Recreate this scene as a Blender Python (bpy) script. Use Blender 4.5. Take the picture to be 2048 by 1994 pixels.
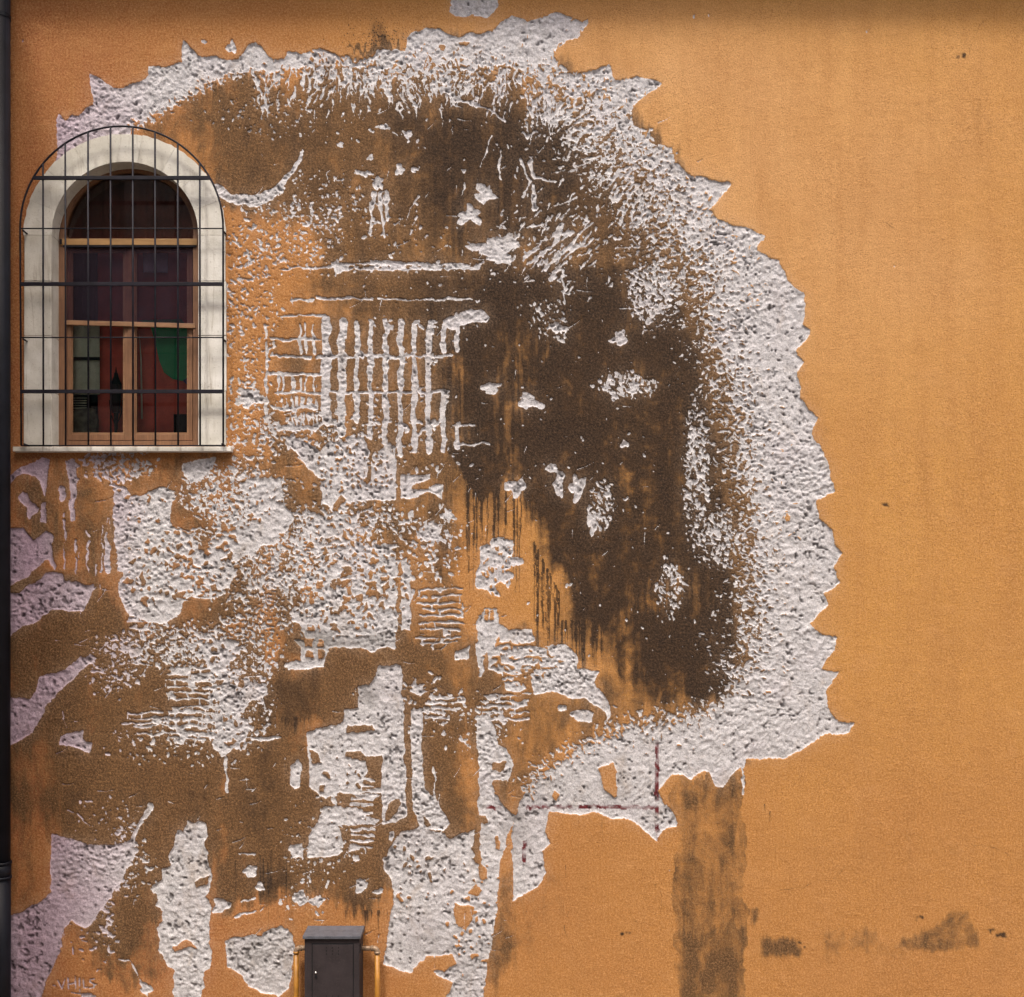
import bpy, bmesh, math, random
import numpy as np
from mathutils import Vector, Matrix

scene = bpy.context.scene
for o in list(bpy.data.objects):
    bpy.data.objects.remove(o)

# ------------------------------------------------------------------ camera, sky, sun, exposure
# wall plane is y = 0, the street lies towards -y.  One "unit" u/v = 1/256 m on the wall.
S = 8.0 / 2048.0
DIST = 9.0
CU, CV, GV = 1024.0, 1240.0, 2110.0          # eye opposite this spot of the wall, ground line


def W(u, v, out=0.0):                          # spot on the wall plane
    return Vector(((u - CU) * S, -out, (GV - v) * S))


def P(u, v, out=0.0):                          # spot seen against (u, v), standing `out` metres off the wall
    k = (DIST - out) / DIST
    return Vector(((u - CU) * S * k, -out, (GV - CV) * S - (v - CV) * S * k))


cam_d = bpy.data.cameras.new('camera')
cam = bpy.data.objects.new('camera', cam_d)
scene.collection.objects.link(cam)
cam.location = (0, -DIST, (GV - CV) * S)
cam.rotation_euler = (math.radians(90), 0, 0)
cam_d.sensor_width = 36
cam_d.lens = 36 * DIST / 8.0
cam_d.shift_y = (CV - 997) * S / 8.0
cam_d.clip_end = 3000
scene.camera = cam

SUN_EL, SUN_AZ = 62.0, -24.0                    # azimuth from straight in front of the wall, towards the left
world = bpy.data.worlds.new('World')
scene.world = world
world.use_nodes = True
wn = world.node_tree.nodes
sky = wn.new('ShaderNodeTexSky')
sky.sky_type = 'NISHITA'
sky.sun_disc = False
sky.sun_elevation = math.radians(SUN_EL)
sky.sun_rotation = math.radians(180 + SUN_AZ)
sky.air_density = 1.0
sky.dust_density = 7.0
sky.ozone_density = 0.3
wn['Background'].inputs['Strength'].default_value = 0.085
world.node_tree.links.new(sky.outputs[0], wn['Background'].inputs[0])

sun_d = bpy.data.lights.new('sun', 'SUN')
sun = bpy.data.objects.new('sun', sun_d)
scene.collection.objects.link(sun)
sun_d.energy = 1.5
sun_d.angle = math.radians(10)
sun_d.color = (1.0, 0.93, 0.84)
a, e = math.radians(SUN_AZ), math.radians(SUN_EL)
sdir = Vector((math.sin(a) * math.cos(e), -math.cos(a) * math.cos(e), math.sin(e)))   # towards the sun
sun.rotation_euler = sdir.to_track_quat('Z', 'Y').to_euler()

scene.view_settings.view_transform = 'Standard'
scene.view_settings.look = 'None'
scene.view_settings.exposure = 1.28
scene.view_settings.gamma = 1.0
scene.view_settings.use_curve_mapping = False

rng = np.random.default_rng(7)
random.seed(7)
COL = scene.collection


# ------------------------------------------------------------------ object helpers
def link(name, me, mat=None, parent=None):
    o = bpy.data.objects.new(name, me)
    COL.objects.link(o)
    if mat is not None and me is not None:
        me.materials.append(mat)
    if parent is not None:
        o.parent = parent
        o.matrix_parent_inverse = parent.matrix_world.inverted() if False else Matrix.Translation(-parent.location)
    return o


def empty(name, loc, label, cat, group=None):
    o = bpy.data.objects.new(name, None)
    COL.objects.link(o)
    o.location = loc
    o['label'] = label
    o['category'] = cat
    if group:
        o['group'] = group
    return o


class MB:
    """collects shapes into one mesh, in world coordinates"""

    def __init__(self):
        self.v, self.f = [], []

    def add(self, vs, fs):
        n = len(self.v)
        self.v += [tuple(p) for p in vs]
        self.f += [tuple(i + n for i in f) for f in fs]

    def box(self, x0, x1, y0, y1, z0, z1):
        self.add([(x0, y0, z0), (x1, y0, z0), (x1, y1, z0), (x0, y1, z0), (x0, y0, z1), (x1, y0, z1), (x1, y1, z1), (x0, y1, z1)],
                 [(3, 2, 1, 0), (4, 5, 6, 7), (0, 1, 5, 4), (1, 2, 6, 5), (2, 3, 7, 6), (3, 0, 4, 7)])
        return self

    def prism(self, front, back):
        n = len(front)
        self.add(list(front) + list(back),
                 [tuple(range(n))[::-1], tuple(range(n, 2 * n))] +
                 [(i, (i + 1) % n, n + (i + 1) % n, n + i) for i in range(n)])
        return self

    def tube(self, pts, r, n=10, cap=True, squash=None):
        pts = [Vector(p) for p in pts]
        rs = r if isinstance(r, (list, tuple)) else [r] * len(pts)
        rings = []
        ref = Vector((0, 1, 0))
        for i, p in enumerate(pts):
            if i == 0:
                t = pts[1] - p
            elif i == len(pts) - 1:
                t = p - pts[i - 1]
            else:
                t = (pts[i + 1] - p).normalized() + (p - pts[i - 1]).normalized()
            t.normalize()
            rr = ref if abs(t.dot(ref)) < 0.95 else Vector((1, 0, 0))
            a1 = t.cross(rr).normalized()
            a2 = t.cross(a1).normalized()
            rings.append([p + (a1 * math.cos(2 * math.pi * k / n) + a2 * math.sin(2 * math.pi * k / n)) * rs[i] for k in range(n)])
        vs = [q for ring in rings for q in ring]
        fs = []
        for i in range(len(pts) - 1):
            for k in range(n):
                fs.append((i * n + k, i * n + (k + 1) % n, (i + 1) * n + (k + 1) % n, (i + 1) * n + k))
        if cap:
            fs.append(tuple(range(n))[::-1])
            fs.append(tuple((len(pts) - 1) * n + k for k in range(n)))
        self.add(vs, fs)
        return self

    def build(self, name, mat, parent=None, bevel=0, smooth=False, seg=2):
        me = bpy.data.meshes.new(name)
        bm = bmesh.new()
        vv = [bm.verts.new(p) for p in self.v]
        for f in self.f:
            try:
                bm.faces.new([vv[i] for i in f])
            except ValueError:
                pass
        bmesh.ops.recalc_face_normals(bm, faces=bm.faces)
        if bevel:
            ed = [e for e in bm.edges if len(e.link_faces) == 2 and e.calc_face_angle(0) > 0.5]
            bmesh.ops.bevel(bm, geom=ed, offset=bevel, segments=seg, profile=0.6, affect='EDGES', clamp_overlap=True)
        for f in bm.faces:
            f.smooth = smooth
        bm.to_mesh(me)
        bm.free()
        return link(name, me, mat, parent)


# ------------------------------------------------------------------ materials
def new_mat(name):
    m = bpy.data.materials.new(name)
    m.use_nodes = True
    nt = m.node_tree
    return m, nt, nt.nodes, nt.links, nt.nodes['Principled BSDF']


def N(nt, typ, **kw):
    n = nt.nodes.new(typ)
    for k, v in kw.items():
        if isinstance(k, str) and hasattr(n, k):
            setattr(n, k, v)
    return n


def noise(nt, vec, scale, detail=4, rough=0.55, dist=0.0):
    n = nt.nodes.new('ShaderNodeTexNoise')
    n.inputs['Scale'].default_value = scale
    n.inputs['Detail'].default_value = detail
    n.inputs['Roughness'].default_value = rough
    n.inputs['Distortion'].default_value = dist
    nt.links.new(vec, n.inputs['Vector'])
    return n.outputs['Fac']


def ramp(nt, fac, a, b, lo=0.0, hi=1.0):
    n = nt.nodes.new('ShaderNodeMapRange')
    n.inputs['From Min'].default_value = a
    n.inputs['From Max'].default_value = b
    n.inputs['To Min'].default_value = lo
    n.inputs['To Max'].default_value = hi
    n.clamp = True
    nt.links.new(fac, n.inputs['Value'])
    return n.outputs[0]


def mixc(nt, fac, a, b, mode='MIX'):
    n = nt.nodes.new('ShaderNodeMix')
    n.data_type = 'RGBA'
    n.blend_type = mode
    for sock, val in ((n.inputs[0], fac), (n.inputs[6], a), (n.inputs[7], b)):
        if isinstance(val, (int, float)):
            sock.default_value = val
        elif isinstance(val, (tuple, list)):
            sock.default_value = (*val, 1) if len(val) == 3 else val
        else:
            nt.links.new(val, sock)
    return n.outputs[2]


def mth(nt, op, a, b=0.0, c=None):
    n = nt.nodes.new('ShaderNodeMath')
    n.operation = op
    vals = [a, b] + ([c] if c is not None else [])
    for i, val in enumerate(vals):
        if isinstance(val, (int, float)):
            n.inputs[i].default_value = val
        else:
            nt.links.new(val, n.inputs[i])
    return n.outputs[0]


def bump(nt, h, strength, dist, prev=None):
    n = nt.nodes.new('ShaderNodeBump')
    n.inputs['Strength'].default_value = strength
    n.inputs['Distance'].default_value = dist
    nt.links.new(h, n.inputs['Height'])
    if prev is not None:
        nt.links.new(prev, n.inputs['Normal'])
    return n.outputs[0]


def stretch(nt, vec, sx, sy, sz):
    n = nt.nodes.new('ShaderNodeMapping')
    n.inputs['Scale'].default_value = (sx, sy, sz)
    nt.links.new(vec, n.inputs['Vector'])
    return n.outputs[0]


def simple(name, col, rough=0.6, metal=0.0, var=0.25, scale=8.0, bmp=0.1, bs=60.0, dirt=None):
    m, nt, nd, lk, bs_ = new_mat(name)
    pos = N(nt, 'ShaderNodeNewGeometry').outputs['Position']
    f = noise(nt, pos, scale, 5)
    f2 = noise(nt, pos, scale * 9, 3)
    c = mixc(nt, ramp(nt, f, 0.3, 0.7), tuple(x * (1 - var) for x in col), tuple(min(1, x * (1 + var)) for x in col))
    c = mixc(nt, ramp(nt, f2, 0.55, 0.75, 0, 0.5), c, dirt if dirt else tuple(x * 0.6 for x in col))
    lk.new(c, bs_.inputs['Base Color'])
    bs_.inputs['Roughness'].default_value = rough
    bs_.inputs['Metallic'].default_value = metal
    bs_.inputs['Specular IOR Level'].default_value = 0.5 if max(col) > .06 else 0.18
    if bmp:
        lk.new(bump(nt, noise(nt, pos, bs, 3), bmp, 0.004), bs_.inputs['Normal'])
    return m


# weathered two coat wall: point attributes carry where the top coat has gone and where dirt and paint have run
wall_m, nt, nd, lk, B = new_mat('stucco')
pos = N(nt, 'ShaderNodeNewGeometry').outputs['Position']
at1 = N(nt, 'ShaderNodeAttribute', attribute_name='coat'); s1 = N(nt, 'ShaderNodeSeparateColor')
lk.new(at1.outputs['Color'], s1.inputs[0])
at2 = N(nt, 'ShaderNodeAttribute', attribute_name='marks'); s2 = N(nt, 'ShaderNodeSeparateColor')
lk.new(at2.outputs['Color'], s2.inputs[0])
at3 = N(nt, 'ShaderNodeAttribute', attribute_name='hue'); s3 = N(nt, 'ShaderNodeSeparateColor')
lk.new(at3.outputs['Color'], s3.inputs[0])
GONE, STAIN, SOOT = s1.outputs[0], s1.outputs[1], s1.outputs[2]
RIM, RED, WET = s2.outputs[0], s2.outputs[1], s2.outputs[2]
MAUVE, YEL, PIT = s3.outputs[0], s3.outputs[1], s3.outputs[2]
n_big = noise(nt, pos, 0.55, 5, 0.6)
n_mid = noise(nt, stretch(nt, pos, 2.2, 2.2, 0.7), 1.6, 6, 0.62)
n_sm = noise(nt, pos, 14, 6, 0.65)
n_tr = noise(nt, stretch(nt, pos, 3.0, 5, 6.0), 1.0, 6, 0.7, 0.6)
n_vs = noise(nt, stretch(nt, pos, 6.0, 5, 0.5), 1.0, 5, 0.65)
n_fine = noise(nt, pos, 62, 4, 0.75)
n_grain = noise(nt, pos, 120, 3, 0.8)
or_c = mixc(nt, YEL, (0.27, 0.080, 0.034), (0.54, 0.275, 0.070))
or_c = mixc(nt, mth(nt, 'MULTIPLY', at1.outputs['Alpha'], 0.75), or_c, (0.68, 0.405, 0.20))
or_c = mixc(nt, ramp(nt, n_big, 0.35, 0.68, 0, 0.45), or_c, mixc(nt, YEL, (0.24, 0.080, 0.028), (0.47, 0.225, 0.055)))
or_c = mixc(nt, ramp(nt, n_mid, 0.42, 0.75, 0, 0.38), or_c, (0.36, 0.165, 0.055))
or_c = mixc(nt, ramp(nt, n_vs, 0.48, 0.72, 0, 0.42), or_c, (0.36, 0.165, 0.05))
or_c = mixc(nt, ramp(nt, n_tr, 0.52, 0.72, 0, 0.25), or_c, (0.66, 0.36, 0.15))
or_c = mixc(nt, ramp(nt, n_sm, 0.35, 0.8, 0, 0.30), or_c, (0.30, 0.12, 0.034))
or_c = mixc(nt, ramp(nt, n_fine, 0.42, 0.68, 0, 0.5), or_c, (0.72, 0.40, 0.17))
or_c = mixc(nt, ramp(nt, n_grain, 0.50, 0.66, 0, 0.7), or_c, (0.16, 0.065, 0.022))
# dirt wash and soot break up with the noise
st = mth(nt, 'ADD', STAIN, mth(nt, 'MULTIPLY', mth(nt, 'SUBTRACT', n_sm, 0.5), 0.75))
st = mth(nt, 'ADD', st, mth(nt, 'MULTIPLY', mth(nt, 'SUBTRACT', n_fine, 0.5), 0.7))
n_pat = noise(nt, stretch(nt, pos, 5, 5, 2.6), 1.0, 6, 0.68, 0.6)
st = mth(nt, 'ADD', st, mth(nt, 'MULTIPLY', mth(nt, 'SUBTRACT', n_pat, 0.5), 1.9))
st = mth(nt, 'ADD', st, mth(nt, 'MULTIPLY', mth(nt, 'SUBTRACT', n_vs, 0.5), 1.1))
stf = mth(nt, 'MULTIPLY', ramp(nt, st, 0.12, 0.78), ramp(nt, STAIN, 0.0, 0.12))
brown = mixc(nt, ramp(nt, n_sm, 0.35, 0.65), (0.088, 0.050, 0.024), (0.155, 0.086, 0.038))
brown = mixc(nt, ramp(nt, n_pat, 0.4, 0.62, 0.0, 0.6), brown, (0.062, 0.038, 0.021))
brown = mixc(nt, ramp(nt, n_fine, 0.46, 0.66, 0, 0.8), brown, (0.33, 0.18, 0.08))
brown = mixc(nt, ramp(nt, n_grain, 0.46, 0.62, 0, 0.75), brown, (0.040, 0.022, 0.012))
c = mixc(nt, mth(nt, 'MULTIPLY', stf, 0.93), or_c, brown)
so = mth(nt, 'ADD', SOOT, mth(nt, 'MULTIPLY', mth(nt, 'SUBTRACT', n_sm, 0.5), 0.9))
so = mth(nt, 'ADD', so, mth(nt, 'MULTIPLY', mth(nt, 'SUBTRACT', n_fine, 0.5), 0.8))
so = mth(nt, 'ADD', so, mth(nt, 'MULTIPLY', mth(nt, 'SUBTRACT', n_pat, 0.5), 1.5))
so = mth(nt, 'ADD', so, mth(nt, 'MULTIPLY', mth(nt, 'SUBTRACT', n_vs, 0.5), 0.8))
sof = mth(nt, 'MULTIPLY', ramp(nt, so, 0.16, 0.92), ramp(nt, SOOT, 0.0, 0.12))
sootc = mixc(nt, ramp(nt, n_fine, 0.42, 0.66), (0.016, 0.011, 0.009), (0.085, 0.050, 0.028))
sootc = mixc(nt, ramp(nt, n_grain, 0.5, 0.66, 0, .6), sootc, (0.015, 0.010, 0.008))
c = mixc(nt, mth(nt, 'MULTIPLY', sof, 0.94), c, sootc)
# lime dust left on the coat round the chiselled places
c = mixc(nt, mth(nt, 'MULTIPLY', at2.outputs['Alpha'], ramp(nt, n_fine, 0.40, 0.64, 0.04, 0.42)), c, (0.50, 0.36, 0.26))
# undercoat
gr = mixc(nt, ramp(nt, n_sm, 0.3, 0.7), (0.35, 0.34, 0.352), (0.60, 0.582, 0.605))
gr = mixc(nt, ramp(nt, n_fine, 0.35, 0.7, 0, 0.7), gr, (0.74, 0.72, 0.735))
gr = mixc(nt, ramp(nt, n_grain, 0.5, 0.66, 0, 0.7), gr, (0.17, 0.165, 0.165))
gr = mixc(nt, ramp(nt, n_pat, 0.55, 0.72, 0, 0.45), gr, (0.33, 0.25, 0.18))
gr = mixc(nt, mth(nt, 'MULTIPLY', PIT, 0.8), gr, (0.11, 0.10, 0.102))
gr = mixc(nt, mth(nt, 'MULTIPLY', RIM, ramp(nt, n_sm, 0.42, 0.64, 0.0, 0.4)), gr, (0.82, 0.79, 0.78))
gr = mixc(nt, MAUVE, gr, mixc(nt, 1.0, gr, (0.72, 0.50, 0.66), 'MULTIPLY'))
gr = mixc(nt, mth(nt, 'MULTIPLY', WET, 0.75), gr, (0.17, 0.16, 0.15))
gf = ramp(nt, mth(nt, 'ADD', GONE, mth(nt, 'MULTIPLY', mth(nt, 'SUBTRACT', n_fine, 0.5), 0.22)), 0.30, 0.54)
c = mixc(nt, gf, c, gr)
c = mixc(nt, mth(nt, 'MULTIPLY', RED, ramp(nt, n_sm, 0.32, 0.5)), c, (0.12, 0.022, 0.026))
lk.new(c, B.inputs['Base Color'])
B.inputs['Roughness'].default_value = 0.92
B.inputs['Specular IOR Level'].default_value = 0.2
hh = mth(nt, 'ADD', mth(nt, 'MULTIPLY', n_fine, 0.7), mth(nt, 'MULTIPLY', n_grain, 0.45))
hh = mth(nt, 'ADD', hh, mth(nt, 'MULTIPLY', n_sm, 1.0))
hh = mth(nt, 'ADD', hh, mth(nt, 'MULTIPLY', n_tr, 0.35))
lk.new(bump(nt, hh, 0.7, 0.011), B.inputs['Normal'])

# limestone
stone_m, nt, nd, lk, B = new_mat('limestone')
pos = N(nt, 'ShaderNodeNewGeometry').outputs['Position']
oi = N(nt, 'ShaderNodeObjectInfo').outputs['Random']
f1 = noise(nt, pos, 5, 5)
f2 = noise(nt, stretch(nt, pos, 26, 26, 2.0), 1.0, 5, 0.6, 1.2)
f3 = noise(nt, pos, 70, 4)
c = mixc(nt, ramp(nt, f1, 0.3, 0.7), (0.48, 0.46, 0.41), (0.74, 0.725, 0.685))
c = mixc(nt, ramp(nt, oi, 0, 1, 0, 0.35), c, (0.45, 0.41, 0.31))
c = mixc(nt, ramp(nt, f2, 0.56, 0.72, 0, 0.5), c, (0.26, 0.21, 0.16))
c = mixc(nt, ramp(nt, f3, 0.6, 0.75, 0, 0.6), c, (0.25, 0.21, 0.17))
lk.new(c, B.inputs['Base Color'])
B.inputs['Roughness'].default_value = 0.85
lk.new(bump(nt, mth(nt, 'ADD', f3, f1), 0.5, 0.004), B.inputs['Normal'])

# varnished wood, grain runs along z or x
def wood(name, c1, c2, horiz=False):
    m, nt, nd, lk, B = new_mat(name)
    pos = N(nt, 'ShaderNodeNewGeometry').outputs['Position']
    f = noise(nt, stretch(nt, pos, *((3, 40, 70) if horiz else (70, 40, 3))), 1.0, 5, 0.6, 0.8)
    f2 = noise(nt, pos, 9, 4)
    c = mixc(nt, ramp(nt, f, 0.3, 0.7), c1, c2)
    c = mixc(nt, ramp(nt, f2, 0.45, 0.8, 0, 0.5), c, tuple(x * 0.45 for x in c1))
    lk.new(c, B.inputs['Base Color'])
    B.inputs['Roughness'].default_value = 0.5
    lk.new(bump(nt, f, 0.25, 0.002), B.inputs['Normal'])
    return m


wood_v = wood('varnished_wood', (0.17, 0.080, 0.042), (0.28, 0.145, 0.075))
wood_h = wood('varnished_rail', (0.22, 0.11, 0.055), (0.36, 0.20, 0.105), True)
wood_tr = wood('transom_wood', (0.32, 0.17, 0.06), (0.46, 0.27, 0.11), True)
iron = simple('painted_iron', (0.012, 0.011, 0.017), 0.55, 0.0, 0.4, 14, 0.3, 120, dirt=(0.03, 0.02, 0.018))
cab_m = simple('cabinet_paint', (0.034, 0.027, 0.029), 0.6, 0.0, 0.22, 9, 0.25, 150, dirt=(0.06, 0.048, 0.046))
cab_top = simple('cabinet_lid_paint', (0.075, 0.08, 0.10), 0.5, 0.0, 0.3, 20, 0.2, 90, dirt=(0.3, 0.29, 0.27))
black = simple('black_gap', (0.012, 0.012, 0.014), 0.8, 0, 0.2, 6, 0)
pipe_y = simple('yellow_pipe_paint', (0.34, 0.15, 0.018), 0.45, 0, 0.25, 12, 0.15, 70, dirt=(0.30, 0.12, 0.03))
pipe_e = simple('galvanised_elbow', (0.27, 0.19, 0.13), 0.5, 0.3, 0.25, 25, 0.2, 90, dirt=(0.35, 0.2, 0.04))
chrome = simple('chrome_lock', (0.6, 0.6, 0.58), 0.25, 0.9, 0.1, 30, 0)
drain_m = simple('drainpipe_paint', (0.008, 0.009, 0.014), 0.5, 0, 0.35, 6, 0.2, 50, dirt=(0.014, 0.011, 0.012))
neigh_m = simple('dark_render', (0.05, 0.036, 0.034), 0.9, 0, 0.3, 2, 0.4, 40)
mortar = simple('mortar', (0.36, 0.31, 0.25), 0.9, 0, 0.2, 20, 0.3, 80)
ground_m = simple('paving', (0.20, 0.17, 0.145), 0.9, 0, 0.25, 3, 0.4, 20)
tile_m = simple('roof_tile', (0.28, 0.12, 0.07), 0.85, 0, 0.3, 5, 0.3, 40)
eave_m = simple('eave_board', (0.16, 0.085, 0.04), 0.8, 0, 0.3, 6, 0.2, 40)
cloth_r = simple('red_cloth', (0.92, 0.15, 0.10), 0.85, 0, 0.22, 7, 0.2, 120)
cloth_g = simple('green_cloth', (0.04, 0.42, 0.18), 0.85, 0, 0.15, 9, 0.2, 120)
cloth_b = simple('blue_cloth', (0.03, 0.045, 0.20), 0.85, 0, 0.15, 9, 0.2, 120)
cloth_br = simple('dark_red_cloth', (0.16, 0.045, 0.032), 0.9, 0, 0.35, 4, 0.2, 90)
cloth_dk = simple('slate_cloth', (0.05, 0.055, 0.075), 0.9, 0, 0.35, 4, 0.2, 90)
pale = simple('pale_matte', (0.88, 0.90, 0.66), 0.9, 0, 0.22, 11, 0.2, 90, dirt=(0.35, 0.3, 0.2))
lil = simple('lilac_cloth', (0.75, 0.72, 0.85), 0.9, 0, 0.2, 11, 0.2, 90)
rough_stone = simple('rough_stone', (0.16, 0.15, 0.11), 0.95, 0, 0.5, 22, 0.8, 60)
cream = simple('cream_white', (0.85, 0.78, 0.6), 0.5, 0, 0.08, 10, 0)
room_m = simple('room_paint', (0.32, 0.22, 0.19), 0.9, 0, 0.2, 2, 0)

glass_m, nt, nd, lk, B = new_mat('window_glass')
nd.remove(B)
tr = N(nt, 'ShaderNodeBsdfTransparent'); tr.inputs[0].default_value = (0.93, 0.95, 0.94, 1)
gl = N(nt, 'ShaderNodeBsdfGlossy'); gl.inputs['Roughness'].default_value = 0.03
fr = N(nt, 'ShaderNodeFresnel'); fr.inputs[0].default_value = 1.5
mx = N(nt, 'ShaderNodeMixShader')
lk.new(fr.outputs[0], mx.inputs[0]); lk.new(tr.outputs[0], mx.inputs[1]); lk.new(gl.outputs[0], mx.inputs[2])
lk.new(mx.outputs[0], nd['Material Output'].inputs[0])

screen_m, nt, nd, lk, B = new_mat('insect_mesh')
nd.remove(B)
tr = N(nt, 'ShaderNodeBsdfTransparent'); tr.inputs[0].default_value = (0.70, 0.63, 0.72, 1)
df = N(nt, 'ShaderNodeBsdfDiffuse'); df.inputs[0].default_value = (0.045, 0.034, 0.048, 1)
mx = N(nt, 'ShaderNodeMixShader')
pos = N(nt, 'ShaderNodeNewGeometry').outputs['Position']
lk.new(ramp(nt, noise(nt, pos, 6, 4), 0.3, 0.7, 0.25, 0.45), mx.inputs[0]); lk.new(tr.outputs[0], mx.inputs[1]); lk.new(df.outputs[0], mx.inputs[2])
lk.new(mx.outputs[0], nd['Material Output'].inputs[0])

# ------------------------------------------------------------------ the setting
g = MB()
g.add([(-400, -400, 0), (400, -400, 0), (400, 400, 0), (-400, 400, 0)], [(0, 1, 2, 3)])
go = g.build('ground', ground_m)
go['kind'] = 'structure'

# ------------------------------------------------------------------ wall rasters
H1, W1 = 1994, 2048
M = np.zeros((H1, W1), bool)


def fill(pts, val=True, arr=None):
    arr = M if arr is None else arr
    p = np.array(pts, float)
    h, w = arr.shape
    y0, y1 = max(0, int(p[:, 1].min())), min(h - 1, int(p[:, 1].max()) + 1)
    xa, ya = p[:, 0], p[:, 1]
    xb, yb = np.roll(xa, -1), np.roll(ya, -1)
    for y in range(y0, y1 + 1):
        yc = y + 0.5
        m = ((ya <= yc) & (yb > yc)) | ((yb <= yc) & (ya > yc))
        if not m.any():
            continue
        xs = np.sort(xa[m] + (yc - ya[m]) * (xb[m] - xa[m]) / (yb[m] - ya[m]))
        for k in range(0, len(xs) - 1, 2):
            i0, i1 = int(max(0, round(xs[k]))), int(min(w, round(xs[k + 1])))
            if i1 > i0:
                arr[y, i0:i1] = val


def stamp(cx, cy, rx, ry, ang=0.0, val=True, arr=None, sq=2.0):
    arr = M if arr is None else arr
    R = int(max(rx, ry)) + 2
    x0, x1, y0, y1 = int(cx) - R, int(cx) + R + 1, int(cy) - R, int(cy) + R + 1
    x0, y0 = max(x0, 0), max(y0, 0)
    x1, y1 = min(x1, arr.shape[1]), min(y1, arr.shape[0])
    if x1 <= x0 or y1 <= y0:
        return
    yy, xx = np.mgrid[y0:y1, x0:x1]
    dx, dy = xx + 0.5 - cx, yy + 0.5 - cy
    ca, sa = math.cos(ang), math.sin(ang)
    a_, b_ = (dx * ca + dy * sa) / rx, (-dx * sa + dy * ca) / ry
    m = np.abs(a_) ** sq + np.abs(b_) ** sq <= 1
    arr[y0:y1, x0:x1][m] = val


def stroke(pts, w0, w1=None, val=True, arr=None, jit=0.0, skip=0.0):
    w1 = w0 if w1 is None else w1
    pts = [np.array(p, float) for p in pts]
    L = [np.linalg.norm(pts[i + 1] - pts[i]) for i in range(len(pts) - 1)]
    T = sum(L)
    acc = 0
    for i, l in enumerate(L):
        n = max(1, int(l / 1.2))
        for k in range(n):
            t = (acc + l * k / n) / T
            p = pts[i] + (pts[i + 1] - pts[i]) * k / n
            w = w0 + (w1 - w0) * t
            ph = math.sin(p[0] * .11 + p[1] * .17) + math.sin(p[0] * .047 - p[1] * .06 + 2)
            if skip and ph > 2 - 3 * skip:
                continue
            w = w * (1 + jit * 0.35 * ph)
            stamp(p[0] + jit * ph * .6, p[1] + jit * ph * .6, max(w, .6), max(w, .6), val=val, arr=arr)
        acc += l


def cp(ox, oy, sc, pts):
    return [(ox + x / sc, oy + y / sc) for x, y in pts]


LATER = []


def later_chip(x, y, a_, b_, ang, val):
    LATER.append((x, y, a_, b_, ang, val))


def blob(cx, cy, rx, ry, spik=0.25, n=18, val=True):
    ph = rng.uniform(0, 6.28, 4)
    pts = []
    for k in range(n):
        t = 2 * math.pi * k / n
        r = 1 + spik * (math.sin(3 * t + ph[0]) * .5 + math.sin(5 * t + ph[1]) * .5 + rng.uniform(-.5, .5))
        pts.append((cx + rx * r * math.cos(t), cy + ry * r * math.sin(t)))
    fill(pts, val)


def scatter(cx, cy, rx, ry, n, s0, s1, el=1.6, ang=0.0, aj=3.0, val=True, box=False):
    for _ in range(n):
        if box:
            x, y = cx + rng.uniform(-1, 1) * rx, cy + rng.uniform(-1, 1) * ry
        else:
            r = math.sqrt(rng.uniform()); t = rng.uniform(0, 6.283)
            r = r * (0.75 + 0.5 * rng.uniform())
            x, y = cx + r * rx * math.cos(t), cy + r * ry * math.sin(t)
        s = s0 + (s1 - s0) * rng.uniform() ** 2.2
        k = el * rng.uniform(.7, 1.3)
        later_chip(x, y, s * k, s * .85, ang + aj * rng.uniform(-1, 1), val)


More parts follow.
